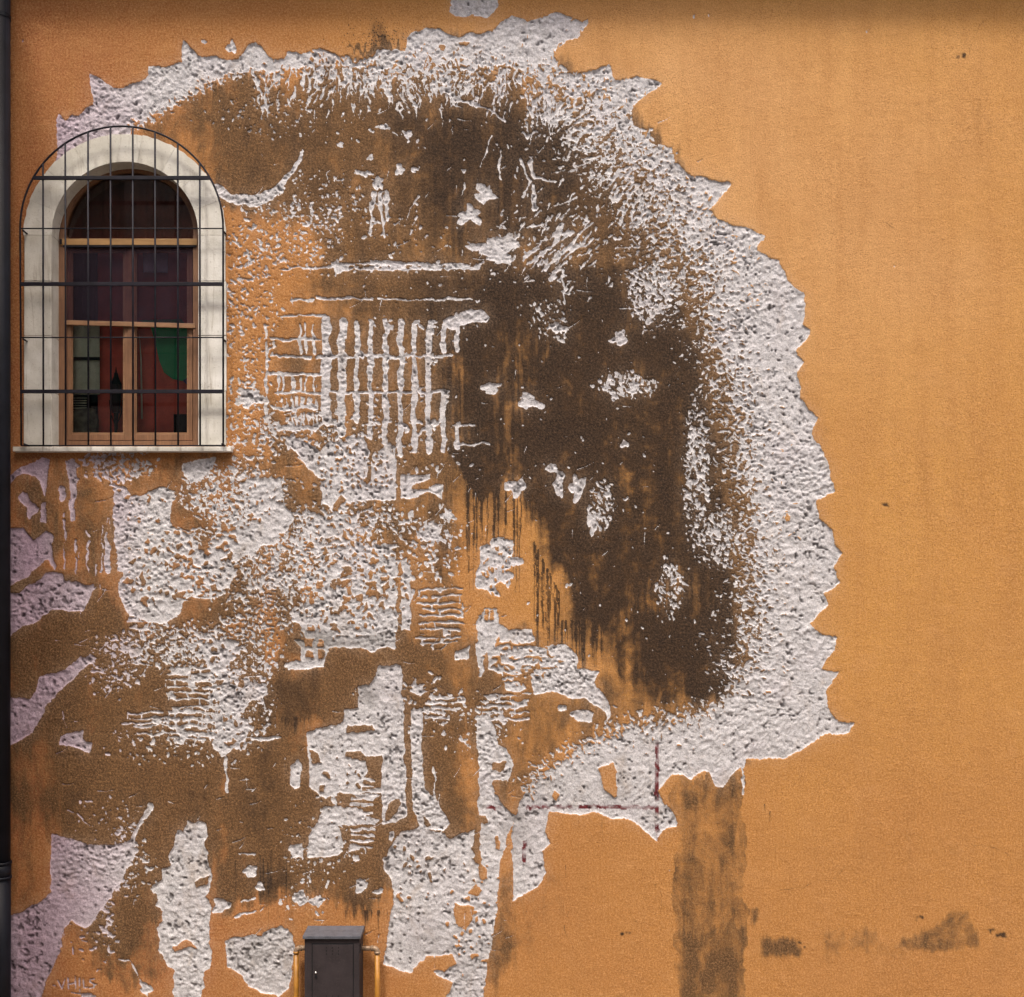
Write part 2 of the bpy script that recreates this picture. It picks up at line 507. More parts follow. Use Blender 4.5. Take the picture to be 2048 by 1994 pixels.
OUTER = [(108, 330), (115, 309), (115, 228), (134, 238), (145, 230), (161, 232), (172, 216), (185, 211), (181, 146), (204, 159),
         (224, 176), (242, 176), (269, 167), (296, 153), (296, 132), (323, 132), (344, 131), (363, 125), (364, 102), (370, 81),
         (384, 97), (398, 110), (414, 116), (430, 113), (452, 122), (473, 118), (487, 103), (497, 86), (512, 83), (523, 93),
         (533, 110), (550, 117), (568, 116), (574, 105), (593, 102), (601, 107), (619, 99), (636, 94), (652, 102), (679, 109),
         (700, 105), (704, 124), (735, 116), (748, 111), (755, 97), (770, 99), (783, 102), (813, 101), (813, 75), (824, 63),
         (843, 59), (875, 56), (888, 67), (915, 74), (934, 64), (964, 71), (990, 56), (1024, 29), (1032, 35), (1051, 40),
         (1078, 40), (1096, 29), (1115, 26), (1142, 32), (1164, 47), (1176, 40), (1170, 54), (1156, 77), (1137, 78), (1121, 89),
         (1104, 110), (1115, 126), (1145, 145), (1174, 145), (1199, 134), (1220, 125), (1223, 148), (1231, 161), (1255, 155),
         (1301, 156), (1322, 168), (1304, 185), (1274, 207), (1263, 228), (1265, 245), (1279, 254), (1306, 255), (1301, 269),
         (1298, 280), (1309, 290), (1344, 298), (1351, 317), (1363, 333), (1382, 351), (1400, 352), (1443, 366), (1462, 366),
         (1449, 387), (1422, 419), (1435, 441), (1476, 453), (1492, 454), (1532, 472), (1513, 495), (1514, 503), (1556, 521),
         (1574, 556), (1585, 570), (1610, 588), (1606, 648), (1618, 657), (1617, 677), (1588, 702), (1606, 726), (1595, 744),
         (1604, 776), (1597, 797), (1610, 808), (1633, 836), (1624, 868), (1638, 893), (1656, 922), (1663, 961), (1670, 982),
         (1631, 1002), (1639, 1033), (1662, 1060), (1669, 1094), (1686, 1107), (1667, 1135), (1671, 1160), (1679, 1164),
         (1650, 1188), (1658, 1207), (1620, 1245), (1643, 1268), (1673, 1273), (1662, 1313), (1643, 1339), (1677, 1343),
         (1654, 1385), (1654, 1415), (1677, 1442), (1709, 1449), (1696, 1466), (1658, 1468), (1620, 1491), (1571, 1519),
         (1537, 1517), (1495, 1513), (1488, 1532), (1461, 1551), (1446, 1574), (1433, 1570), (1420, 1544), (1397, 1547),
         (1384, 1561), (1367, 1547), (1340, 1551), (1314, 1581), (1333, 1608), (1352, 1631), (1353, 1653), (1333, 1657),
         (1320, 1672), (1314, 1684), (1302, 1675), (1280, 1653), (1256, 1638), (1219, 1635), (1194, 1624), (1142, 1632),
         (1099, 1622), (1093, 1662), (1104, 1690), (1085, 1702), (1090, 1745), (1078, 1770), (1053, 1785), (1026, 1807),
         (1029, 1757), (1022, 1700), (1030, 1640), (1040, 1590), (900, 1400), (500, 900), (300, 420), (200, 300)]
# plain, even curve where the kept top coat begins (abstract stand-in for the carving)
INNER = [(250, 330), (262, 258), (323, 223), (376, 191), (419, 167), (457, 151), (512, 142), (566, 145), (633, 131), (700, 128),
         (740, 132), (790, 148), (850, 150), (905, 140), (1000, 132), (1060, 145), (1110, 170), (1150, 195), (1195, 235),
         (1235, 290), (1283, 345), (1330, 415), (1372, 500), (1408, 590), (1438, 690), (1464, 790), (1486, 890), (1500, 990),
         (1510, 1090), (1513, 1190), (1505, 1280), (1486, 1345), (1452, 1396), (1400, 1425), (1330, 1440), (1260, 1452),
         (1190, 1478), (1130, 1510), (1085, 1545), (1050, 1585), (1030, 1640), (1000, 1690), (900, 1600), (700, 1430),
         (400, 1000), (200, 600)]
fill(OUTER)
fill(INNER, False)

# freckled edge where the two meet
ip = np.array(INNER[1:40], float)
seg = np.linalg.norm(np.diff(ip, axis=0), axis=1)
cum = np.concatenate([[0], np.cumsum(seg)])


def along(t):
    i = min(len(seg) - 1, int(np.searchsorted(cum, t, side='right') - 1))
    f = (t - cum[i]) / seg[i]
    p = ip[i] * (1 - f) + ip[i + 1] * f
    d = (ip[i + 1] - ip[i]) / seg[i]
    return p, np.array([-d[1], d[0]]), math.atan2(d[1], d[0])     # inward normal


def width_at(x, y):
    if y > 1380:
        return 26
    if x < 620:
        return 12
    if x < 1080:
        return 42
    if y < 640:
        return 105
    return 60


for _ in range(15000):
    p, nrm, an = along(rng.uniform(0, cum[-1]))
    w = width_at(*p)
    if rng.uniform() > w / 105 * 1.0:
        continue
    d = rng.normal() * w * 0.62
    q = p + nrm * d
    s = 1.0 + 1.7 * rng.uniform() ** 1.8
    later_chip(q[0], q[1], s * rng.uniform(1, 2.9), s * .72, an + 1.57 + rng.normal() * .7, bool(d > 0))
for _ in range(5000):
    p, nrm, an = along(rng.uniform(0, cum[-1]))
    w = width_at(*p)
    d = rng.normal() * w * .22
    q = p + nrm * d
    s = 1.0 + 2.4 * rng.uniform() ** 1.6
    if rng.uniform() < w / 90:
        later_chip(q[0], q[1], s * rng.uniform(1, 2.4), s * .8, an + 1.57 + rng.normal() * .7, bool(rng.uniform() < .5))
# radial chisel scratches along the top
for _ in range(520):
    t = rng.uniform(0.10, 0.46) * cum[-1]
    p, nrm, an = along(t)
    d = abs(rng.normal()) * 40
    q = p + nrm * d
    L = rng.uniform(6, 38)
    an2 = math.atan2(nrm[1], nrm[0]) + .5 * math.sin(t * .02) + rng.normal() * .2
    stroke([(q[0], q[1]), (q[0] + L * math.cos(an2), q[1] + L * math.sin(an2))], 1.5, .5, jit=.3)

# -- patches, left
c3 = lambda pts: cp(0, 880, 3.4, pts)
fill(c3([(40, 330), (70, 300), (110, 250), (180, 230), (245, 245), (270, 300), (300, 380), (310, 300), (330, 130), (270, 125), (240, 160), (130, 200), (40, 250)]))
fill(c3([(130, 390), (160, 350), (190, 370), (215, 430), (265, 475), (230, 520), (195, 550), (175, 520), (180, 460), (150, 420)]))
fill(c3([(285, 430), (310, 425), (318, 560), (275, 545)]))
stamp(123, 987, 6, 18)
fill(c3([(455, 130), (500, 125), (505, 160), (545, 180), (525, 200), (530, 260), (540, 270), (520, 310), (515, 400), (505, 550), (475, 560), (475, 400), (465, 250)]))
for x, a_, b_, w in ((435, 500, 870, 5), (520, 680, 910, 6), (592, 620, 900, 6), (655, 840, 930, 6), (688, 560, 900, 4), (725, 640, 900, 15)):
    stroke(c3([(x, a_), (x + 3, b_)]), w / 3.4, jit=.8, skip=.15)
fill(c3([(40, 600), (150, 600), (200, 650), (225, 690), (260, 660), (320, 615), (350, 640), (350, 740), (395, 860), (380, 890), (330, 810), (250, 870), (150, 960), (40, 1010)]))
fill(c3([(40, 1040), (130, 1050), (200, 980), (280, 940), (310, 900), (430, 905), (435, 960), (560, 985), (640, 980), (650, 1020), (620, 1040), (600, 1100), (560, 1160), (500, 1160), (420, 1150), (340, 1160), (300, 1190), (230, 1240), (140, 1270), (40, 1370)]))
fill(c3([(40, 1750), (210, 1760), (245, 1700), (270, 1610), (340, 1590), (440, 1560), (540, 1480), (620, 1460), (660, 1490), (600, 1520), (540, 1590), (470, 1650), (400, 1700), (350, 1760), (300, 1850), (270, 1904), (220, 1980), (150, 2040), (40, 2090)]))
fill(c3([(770, 330), (840, 320), (900, 380), (1000, 360), (1100, 320), (1170, 350), (1220, 400), (1165, 430), (1160, 570), (1190, 600), (1300, 640), (1400, 690), (1500, 650), (1600, 620), (1700, 600), (1850, 550), (1904, 520), (1904, 700), (1780, 730), (1700, 780), (1560, 820), (1600, 900), (1560, 1000), (1500, 1020), (1400, 1010), (1250, 1100), (1220, 1180), (1130, 1240), (1000, 1230), (860, 1170), (820, 1080), (800, 960), (790, 800), (775, 560)]))
fill([(480, 965), (500, 956), (530, 958), (562, 956), (566, 975), (569, 1010), (590, 1035), (572, 1062), (530, 1082), (500, 1110), (470, 1095), (500, 1060), (505, 1020), (500, 985)])
fill(c3([(1240, 150), (1470, 110), (1440, 190), (1370, 280), (1290, 290), (1245, 200)]))
fill(c3([(1370, 1390), (1560, 1360), (1640, 1390), (1600, 1480), (1540, 1540), (1560, 1640), (1600, 1700), (1500, 1740), (1480, 1600), (1400, 1520)]))
fill(c3([(1490, 1740), (1600, 1640), (1800, 1650), (1810, 1740), (1700, 1780), (1620, 1900), (1500, 1904), (1450, 1904)]))
# freckles, left half
SC = [  # cx cy rx ry n s0 s1
    (560, 470, 120, 80, 520, 1.2, 4.0), (500, 620, 55, 150, 420, 1.2, 4.0), (500, 860, 60, 110, 380, 1.3, 4.5),
    (470, 990, 110, 60, 900, 1.3, 4.0), (470, 1040, 60, 60, 500, 1.3, 4.5), (560, 1110, 110, 70, 1000, 1.3, 4.2),
    (560, 1200, 120, 70, 900, 1.3, 4.0), (640, 1060, 90, 60, 380, 1.3, 5.0), (700, 1040, 120, 40, 260, 1.5, 5.0),
    (240, 930, 70, 40, 330, 1.3, 5.0), (230, 1330, 60, 60, 280, 1.2, 4.0), (340, 1290, 110, 50, 520, 1.5, 4.5),
    (470, 1310, 90, 70, 700, 1.5, 4.5), (480, 1420, 70, 80, 420, 1.3, 4.5), (640, 860, 110, 60, 260, 1.5, 5.0),
    (740, 900, 200, 90, 260, 1.5, 4.5), (800, 1060, 120, 50, 200, 1.5, 5.5), (850, 1120, 80, 60, 150, 1.5, 6.0),
    (720, 480, 160, 80, 200, 1.2, 4.5), (640, 400, 90, 60, 190, 1.2, 4.0), (950, 560, 200, 130, 120, 1.0, 3.2),
    (1150, 800, 230, 330, 150, 1.0, 3.6), (1150, 480, 180, 90, 170, 1.0, 3.4), (1250, 1200, 190, 180, 70, 1.0, 4.0),
    (850, 250, 300, 90, 90, 1.0, 4.0), (520, 230, 120, 50, 150, 1.2, 3.5), (640, 1680, 80, 90, 160, 1.2, 4.0),
    (960, 1450, 90, 60, 130, 1.3, 5.0), (820, 1400, 100, 60, 130, 1.3, 5.5), (220, 1640, 90, 40, 60, 1.2, 3.5),
    (260, 1740, 50, 60, 120, 1.2, 4.5), (190, 1880, 50, 60, 60, 1.2, 5.0), (400, 1500, 120, 30, 90, 1.3, 4.0),
    (610, 1780, 60, 60, 60, 1.3, 5.0), (300, 1480, 90, 40, 80, 1.3, 4.5), (700, 1200, 120, 80, 200, 1.5, 5.0),
]
for cx, cy, rx, ry, n, s0, s1 in SC:
    scatter(cx, cy, rx, ry, int(n * (1.25 if cx > 900 else 1.0)), s0 * .9, s1 * .72, 1.5)
# top coat flecks left inside the grey
for cx, cy, rx, ry, n, s0, s1 in [(290, 1040, 70, 90, 90, 1.5, 5), (400, 1110, 80, 70, 190, 1.5, 6), (330, 1160, 90, 50, 90, 2, 7), (730, 1150, 80, 90, 90, 2, 7), (500, 1000, 60, 40, 60, 1.5, 4), (680, 1180, 130, 100, 200, 1.5, 5), (690, 940, 70, 60, 60, 1.5, 4), (820, 1750, 60, 90, 60, 1.5, 5), (690, 1600, 80, 90, 60, 1.5, 5), (950, 1850, 60, 120, 90, 1.5, 5), (450, 1460, 60, 50, 70, 1.5, 5), (470, 1330, 60, 60, 90, 1.5, 5), (1350, 1480, 200, 40, 30, 1, 3)]:
    scatter(cx, cy, rx, ry, n, s0, s1, 1.4, val=False)

# rows of mortar like lines and bricks left standing
def courses(x0, x1, y0, y1, dy, w, bw, dens=.65):
    y = y0
    r = 0
    while y < y1:
        a_ = x0 + rng.uniform(0, .15) * (x1 - x0)
        stroke([(a_, y + rng.uniform(-2, 2)), (x1 - rng.uniform(0, .08) * (x1 - x0), y + rng.uniform(-2, 2))], w, jit=.8, skip=.12)
        x = a_ + (bw / 2 if r % 2 else 0)
        while x < x1:
            if rng.uniform() < dens:
                stroke([(x, y), (x + rng.uniform(-1, 1), y + dy)], w * .8, jit=.6)
            if rng.uniform() < .12:
                blob(x + bw / 2, y + dy / 2, bw * .4, dy * .4, .3, 10)
            x += bw * rng.uniform(.8, 1.2)
        y += dy * rng.uniform(.85, 1.15)
        r += 1


courses(330, 445, 1335, 1480, 13, 1.9, 20, .5)
courses(250, 440, 1425, 1478, 14, 1.9, 26, .5)
courses(835, 925, 1178, 1290, 13.5, 1.9, 22, .35)
courses(320, 440, 1170, 1200, 12, 1.8, 15, .6)
courses(850, 930, 1395, 1425, 11, 2.4, 30, .3)
courses(700, 750, 1560, 1700, 13, 2.6, 60, .1)
courses(600, 700, 1030, 1110, 14, 1.8, 24, .5)
courses(250, 330, 1180, 1260, 13, 1.6, 20, .5)
courses(960, 1060, 1390, 1440, 12, 1.8, 26, .4)
courses(360, 430, 1060, 1110, 12, 1.6, 16, .7)
for cx_, cy_, rx_, ry_, n_s in ((1300, 585, 45, 60, 420), (1392, 950, 26, 150, 520), (1205, 1010, 26, 46, 160), (1250, 770, 60, 26, 240), (1340, 1180, 30, 60, 160), (1100, 640, 40, 50, 120), (1440, 1080, 30, 60, 240)):
    scatter(cx_, cy_, rx_, ry_, n_s, 1.1, 3.0, 1.7, 1.2, .8)
stroke([(478, 402), (510, 400), (550, 380), (585, 345), (606, 300)], 9, 3)
stroke([(480, 398), (505, 396)], 7, 4, jit=.5)

# -- lattice of strips
xs = [652, 684, 713, 742, 772, 800, 829, 858, 887, 915]
for i, x in enumerate(xs):
    w = [8.5, 7.5, 4.5, 5.2, 5.0, 5.0, 5.0, 5.5, 4.6, 4.2][i]
    top = 640 + rng.uniform(-8, 6)
    bot = [835, 870, 830, 880, 900, 915, 905, 905, 905, 900][i]
    ys = [top, 705, 780, 845, bot]
    for k in range(4):
        if i >= 8 and k == 1 or (i == 9 and k == 2):
            continue
        if ys[k + 1] - ys[k] > 8:
            stroke([(x + rng.uniform(-1.5, 1.5), ys[k] + 4), (x + rng.uniform(-1.5, 1.5), ys[k + 1] - 3)], w, jit=.3)
        if rng.uniform() < .5:
            scatter(x + 10, ys[k] + 10, 8, 14, 5, 2, 5)
for y, x0, x1, w in ((634, 560, 650, 2.3), (680, 540, 640, 2.3), (713, 540, 905, 2.5), (748, 540, 650, 3.4), (785, 548, 900, 2.2), (820, 545, 640, 3.0), (600, 580, 700, 2.4), (598, 700, 945, 1.5), (856, 555, 632, 4.5), (853, 905, 950, 1.6), (888, 910, 990, 1.6)):
    stroke([(x0, y), ((x0 + x1) / 2, y - rng.uniform(-2, 3)), (x1, y - rng.uniform(-1, 4))], w, jit=.5, skip=.08)
stroke([(530, 648), (533, 845)], 2.6, jit=.9, skip=.1)
for row in ((566, 640, 797, 816, 9), (582, 636, 828, 852, 8), (556, 636, 755, 785, 14), (600, 640, 650, 705, 13)):
    x = row[0]
    while x < row[1]:
        stroke([(x, row[2]), (x + rng.uniform(-1, 1), row[3])], 2.0, jit=.8)
        x += row[4] * rng.uniform(.8, 1.3)
fill([(660, 527), (700, 525), (770, 523), (860, 527), (966, 528), (960, 538), (900, 541), (830, 540), (760, 543), (700, 538), (672, 548)])
stroke([(566, 538), (662, 534)], 2.0, jit=.8)
scatter(800, 533, 120, 5, 60, 1.2, 3, 2, 0, .4, val=False)
fill([(888, 650), (885, 640), (910, 628), (940, 618), (965, 620), (980, 635), (975, 643), (950, 640), (925, 650), (905, 660)])
# lower part of the lattice: pitted slabs
fill([(570, 875), (600, 880), (640, 900), (660, 885), (690, 890), (700, 870), (725, 880), (738, 900), (732, 960), (720, 1000), (700, 1008), (680, 990), (665, 1012), (645, 1005), (640, 960), (615, 930), (585, 900)])
fill([(745, 905), (790, 890), (792, 998), (720, 1002), (725, 975), (742, 960)])
for gx in range(640, 790, 11):
    for gy in range(905, 975, 11):
        if rng.uniform() < .62:
            stamp(gx + rng.uniform(-2, 2), gy + rng.uniform(-2, 2), rng.uniform(1.5, 3.4), rng.uniform(2, 4.2), 0, False, sq=4)
fill([(802, 950), (862, 950), (862, 959), (824, 968), (820, 980), (853, 980), (868, 970), (885, 970), (882, 1000), (868, 988), (853, 985), (832, 997), (802, 994)])
# -- centre
c4 = lambda pts: cp(500, 950, 3.4, pts)
fill(c4([(560, 560), (700, 450), (850, 470), (1000, 480), (1000, 1060), (930, 1080), (800, 1090), (640, 1100), (550, 1060), (620, 900), (600, 700)]))
fill(c4([(300, 900), (450, 860), (560, 560), (620, 600), (600, 1060), (560, 1160), (400, 1150), (340, 1020), (290, 980)]))
fill(c4([(380, 680), (440, 690), (560, 560), (600, 700), (580, 800), (430, 800)]))
for x0, y0, x1, y1 in ((455, 725, 505, 775), (545, 720, 590, 765), (630, 710, 690, 770), (375, 915, 425, 970), (460, 915, 505, 970), (545, 900, 600, 960), (560, 530, 600, 570), (620, 620, 690, 690), (550, 1010, 600, 1060), (370, 1020, 440, 1060), (640, 820, 680, 860), (730, 820, 775, 860), (365, 1110, 430, 1150), (370, 1200, 430, 1250), (725, 630, 780, 660), (660, 915, 700, 945)):
    fill(c4([(x0 + rng.uniform(-5, 5), y0), (x1, y0 + rng.uniform(-5, 5)), (x1 + rng.uniform(-5, 5), y1), (x0, y1 + rng.uniform(-5, 5))]), False)
fill(c4([(300, 1130), (520, 1110), (760, 1100), (1000, 1070), (990, 1175), (870, 1180), (840, 1200), (700, 1165), (520, 1175), (510, 1310), (250, 1320), (240, 1270), (350, 1260), (340, 1180)]))
for x0, y0, x1, y1 in ((365, 1120, 430, 1180), (370, 1205, 430, 1250), (455, 1115, 505, 1175), (465, 1190, 505, 1255)):
    fill(c4([(x0, y0), (x1, y0), (x1, y1), (x0, y1)]), False)
fill(c4([(1030, 590), (1085, 590), (1090, 740), (1105, 830), (1090, 900), (1095, 1060), (1030, 1050)]))
fill(c4([(1570, 480), (1700, 420), (1780, 440), (1780, 560), (1850, 560), (1860, 600), (1760, 640), (1800, 690), (1750, 780), (1700, 720), (1660, 740), (1700, 830), (1620, 800), (1540, 760), (1530, 680), (1570, 600)]))
scatter(990, 1130, 40, 60, 70, 1.5, 4, 1.5, val=False)
fill(c4([(1400, 1200), (1500, 1160), (1490, 1260), (1400, 1260)]))
fill(c4([(1545, 1000), (1600, 900), (1670, 900), (1690, 1010), (1760, 1050), (1700, 1100), (1650, 1180), (1600, 1230), (1580, 1380), (1555, 1380), (1550, 1200)]))
stroke(c4([(1610, 920), (1612, 985)]), 3.4, val=False)
stroke(c4([(1640, 920), (1642, 985)]), 3.4, val=False)
c5 = lambda pts: cp(1000, 950, 2.644, pts)
fill(c5([(0, 840), (60, 812), (165, 815), (190, 880), (100, 890), (0, 890)]))
fill(c5([(-60, 930), (0, 900), (350, 900), (400, 960), (415, 1030), (530, 1040), (500, 1100), (560, 1180), (580, 1240), (570, 1310), (550, 1250), (450, 1180), (380, 1180), (300, 1140), (170, 1170), (165, 1080), (20, 1080), (-60, 1030)]))
fill(c5([(20, 1090), (130, 1090), (130, 1140), (20, 1140)]))
blob(1125, 1417, 10, 7); blob(1165, 1432, 20, 13)
for y, x0, x1 in ((1290, 990, 1100), (1317, 985, 1110), (1332, 1000, 1120), (1350, 1010, 1080)):
    stroke([(x0, y), (x1, y + rng.uniform(-3, 3))], 2.0, val=False, jit=.8, skip=.25)
scatter(1040, 1330, 80, 40, 110, 1.5, 5, 1.6, val=False)
# -- lower centre
fill(c4([(880, 1300), (1035, 1300), (1045, 1904), (780, 1904), (700, 1800), (520, 1720), (620, 1700), (640, 1600), (740, 1580), (725, 1440), (800, 1430), (860, 1360)]))
c6 = lambda pts: cp(420, 1400, 3.205, pts)
fill(c6([(620, 200), (700, 180), (800, 200), (1000, 170), (1100, 180), (1230, 0), (1245, 400), (1260, 740), (1180, 780), (1100, 800), (1105, 330), (870, 330), (860, 370), (990, 390), (1000, 450), (980, 600), (820, 600), (800, 680), (690, 600), (630, 560), (630, 300)]))
fill(c6([(715, 690), (800, 680), (980, 700), (980, 790), (820, 800), (830, 870), (860, 960), (820, 1000), (630, 1020), (640, 850), (700, 780)]))
fill(c6([(870, 160), (1040, 160), (1060, 200), (870, 212)]), False)
fill(c6([(640, 330), (700, 340), (710, 400), (650, 405)]), False)
fill(c6([(700, 540), (740, 540), (740, 590), (700, 590)]), False)
fill(c6([(1150, 650), (1200, 630), (1225, 660), (1200, 720), (1140, 770), (1110, 780), (1120, 720)]), False)
fill(c6([(1285, 60), (1358, 50), (1360, 440), (1370, 560), (1450, 640), (1490, 720), (1550, 790), (1500, 830), (1350, 820), (1330, 760), (1300, 700), (1290, 440)]))
fill(c6([(1365, 740), (1400, 760), (1415, 800), (1380, 810)]), False)
fill(c6([(1100, 1010), (1170, 930), (1230, 850), (1350, 820), (1500, 850), (1540, 900), (1650, 850), (1700, 820), (1720, 700), (1725, 330), (1700, 110), (1780, 100), (1830, 180), (1840, 280), (1904, 310), (1940, 420), (1900, 540), (1830, 620), (1900, 700), (1960, 760), (1904, 900), (1860, 1050), (1850, 1250), (1830, 1400), (1800, 1600), (1770, 1700), (1760, 1850), (1740, 1950), (1500, 1950), (1560, 1800), (1440, 1750), (1430, 1640), (1380, 1650), (1280, 1750), (1110, 1700), (1130, 1540), (1160, 1400), (1175, 1250), (1165, 1150), (1120, 1090)]))
fill(c6([(1705, 780), (1730, 780), (1735, 1060), (1780, 1090), (1770, 1140), (1720, 1150)]), False)
fill(c6([(1555, 1300), (1620, 1310), (1700, 1320), (1680, 1420), (1640, 1490), (1580, 1440), (1560, 1370)]), False)
fill(c6([(1435, 1640), (1560, 1620), (1590, 1690), (1500, 1750), (1440, 1740)]), False)
fill(c6([(1640, 1230), (1700, 1180), (1740, 1230), (1700, 1260)]), False)
fill(c6([(1770, 730), (1775, 790), (1700, 790), (1700, 740)]), False)
fill(c6([(1820, 520), (1904, 500), (1904, 620), (1815, 610)]), False)
fill(c6([(1815, 400), (1904, 400), (1870, 460), (1810, 440)]), False)
fill(c6([(1830, 870), (1860, 860), (1850, 960), (1820, 950)]), False)
fill([(945, 1725), (952, 1560), (958, 1560), (955, 1730)], False)
fill(c6([(100, 1550), (160, 1520), (330, 1510), (350, 1480), (450, 1450), (520, 1500), (540, 1600), (520, 1730), (500, 1850), (440, 1900), (360, 1880), (250, 1830), (200, 1760), (110, 1720)]))
fill(c6([(515, 430), (560, 375), (585, 420), (583, 560), (550, 575), (515, 540)]))
fill(c6([(515, 930), (590, 925), (600, 1020), (560, 1010), (520, 1010)]))
for cx, cy, rx, ry in ((75, 1320, 17, 15), (255, 1100, 12, 11), (320, 1195, 8, 12), (965, 1190, 11, 14), (1075, 1225, 11, 5), (570, 1270, 12, 14), (690, 1290, 16, 8), (1160, 880, 5, 11), (935, 1010, 8, 7)):
    blob(420 + cx / 3.205, 1400 + cy / 3.205, rx, ry, .3)
for pts in ([(190, 985), (295, 985)], [(200, 1300), (295, 1275)], [(170, 1395), (300, 1352)], [(1020, 1275), (1090, 1275)], [(820, 955), (960, 955)], [(105, 370), (112, 600)], [(1435, 430), (1442, 640)], [(1365, 65), (1500, 75)], [(1410, 110), (1500, 105)], [(260, 245), (460, 247)]):
    stroke(c6(pts), 1.9, jit=.8)
# -- bottom left
c7 = lambda pts: cp(0, 1440, 3.437, pts)
fill(c7([(360, 790), (450, 800), (600, 860), (780, 870), (900, 830), (940, 900), (860, 1040), (760, 1220), (640, 1380), (580, 1440), (520, 1420), (490, 1380), (440, 1440), (400, 1620), (340, 1750), (270, 1904), (200, 1990), (40, 1990), (40, 1340), (160, 1310), (280, 1250), (340, 1180), (350, 1000)]))
fill(c7([(1205, 830), (1230, 760), (1262, 775), (1290, 700), (1340, 720), (1372, 690), (1425, 712), (1432, 800), (1405, 850), (1440, 905), (1425, 1010), (1448, 1060), (1440, 1180), (1405, 1215), (1450, 1290), (1447, 1500), (1425, 1530), (1455, 1600), (1440, 1710), (1402, 1730), (1408, 1830), (1380, 1850), (1390, 1990), (1170, 1990), (1195, 1900), (1178, 1860), (1205, 1800), (1190, 1720), (1150, 1690), (1128, 1610), (1090, 1590), (1102, 1500), (1078, 1430), (1120, 1380), (1104, 1290), (1060, 1270), (1085, 1200), (1040, 1150), (1110, 1100), (1120, 1020), (1175, 1010), (1160, 930)]))
fill(c7([(1180, 1560), (1290, 1500), (1370, 1580), (1290, 1560), (1200, 1600)]), False)
fill(c7([(1330, 1110), (1430, 1060), (1420, 1130), (1340, 1150)]), False)
fill(c7([(400, 170), (410, 110), (500, 80), (560, 70), (570, 130), (630, 160), (610, 230), (520, 190)]))
fill(c7([(1450, 0), (1700, 0), (1720, 60), (1680, 200), (1600, 180), (1540, 250), (1470, 200), (1430, 90)]))
for pts in ([(830, 25), (1160, 20)], [(1230, 140), (1420, 128)], [(1720, 130), (1904, 128)], [(1555, 250), (1557, 500)], [(540, 555), (640, 565)], [(460, 630), (540, 650), (580, 710), (620, 745)], [(820, 1640), (900, 1660), (960, 1800), (1010, 1900)], [(500, 1560), (495, 1620)], [(560, 1520), (600, 1525)], [(1640, 915), (1750, 915)]):
    stroke(c7(pts), 1.7, jit=.8, skip=.1)
scatter(215, 1840, 16, 60, 70, 1.2, 3.2)
scatter(250, 1700, 30, 80, 110, 1.2, 3.4)
stroke([(300, 1612), (262, 1680), (215, 1790)], 5, 1.5, jit=.8)
blob(*c7([(600, 1900)])[0], 14, 7); blob(*c7([(1000, 1850)])[0], 12, 10)
# -- top bits and chips inside the upper field
fill([(903, -4), (905, 12), (900, 24), (912, 30), (940, 32), (975, 34), (990, 28), (996, 10), (994, -4)])
blob(408, 84, 5, 5); blob(461, 95, 10, 13, .3); blob(470, 390, 4, 3)
fill([(425, 368), (445, 376), (465, 388), (475, 402), (460, 404), (440, 396), (428, 384)])
fill([(492, 398), (520, 392), (548, 378), (560, 370), (566, 380), (545, 398), (515, 412), (494, 412)])
for cx, cy, rx, ry in ((765, 254, 13, 6), (814, 267, 9, 8), (741, 315, 6, 6), (680, 291, 7, 4), (801, 340, 7, 10), (828, 341, 7, 6), (970, 388, 19, 17), (938, 432, 20, 18), (985, 498, 40, 17), (1010, 484, 22, 14), (1000, 510, 18, 18), (928, 342, 5, 3), (1060, 803, 21, 17), (1030, 975, 19, 17), (1118, 970, 10, 24), (1155, 975, 14, 24), (1250, 888, 7, 6), (1104, 938, 11, 8), (982, 776, 17, 10), (1240, 675, 16, 14), (1118, 655, 12, 7), (500, 797, 28, 18), (650, 1060, 14, 10), (862, 1065, 20, 18), (895, 1030, 13, 13), (1185, 1048, 10, 20), (835, 1375, 11, 9), (836, 1380, 12, 10), (725, 345, 17, 6), (755, 365, 12, 14)):
    blob(cx, cy, rx, ry, .45)
for pts, w in (([(882, 176), (920, 200), (985, 220), (1010, 245)], 3), ([(745, 385), (742, 470)], 4.5), ([(760, 385), (765, 475)], 4), ([(775, 385), (772, 440)], 4), ([(835, 390), (808, 440)], 2), ([(930, 365), (924, 395)], 2.4), ([(1040, 320), (1062, 360), (1045, 395)], 3), ([(1060, 320), (1072, 355), (1112, 362)], 3), ([(1068, 370), (1066, 420)], 7), ([(985, 270), (960, 335)], 2), ([(1000, 300), (1000, 360)], 2.5), ([(1125, 450), (1100, 500), (1055, 530)], 5), ([(1090, 540), (1130, 500), (1180, 440)], 3), ([(1100, 555), (1130, 520)], 3), ([(1124, 540), (1128, 610)], 2), ([(1140, 495), (1175, 488)], 3)):
    stroke(pts, w, w * .5, jit=.8)
for _ in range(110):
    x, y = 1110 + rng.normal() * 60, 470 + rng.normal() * 50
    L = rng.uniform(8, 26); an = 2.4 + rng.normal() * .3
    stroke([(x, y), (x + L * math.cos(an), y + L * math.sin(an))], 1.8, .8)
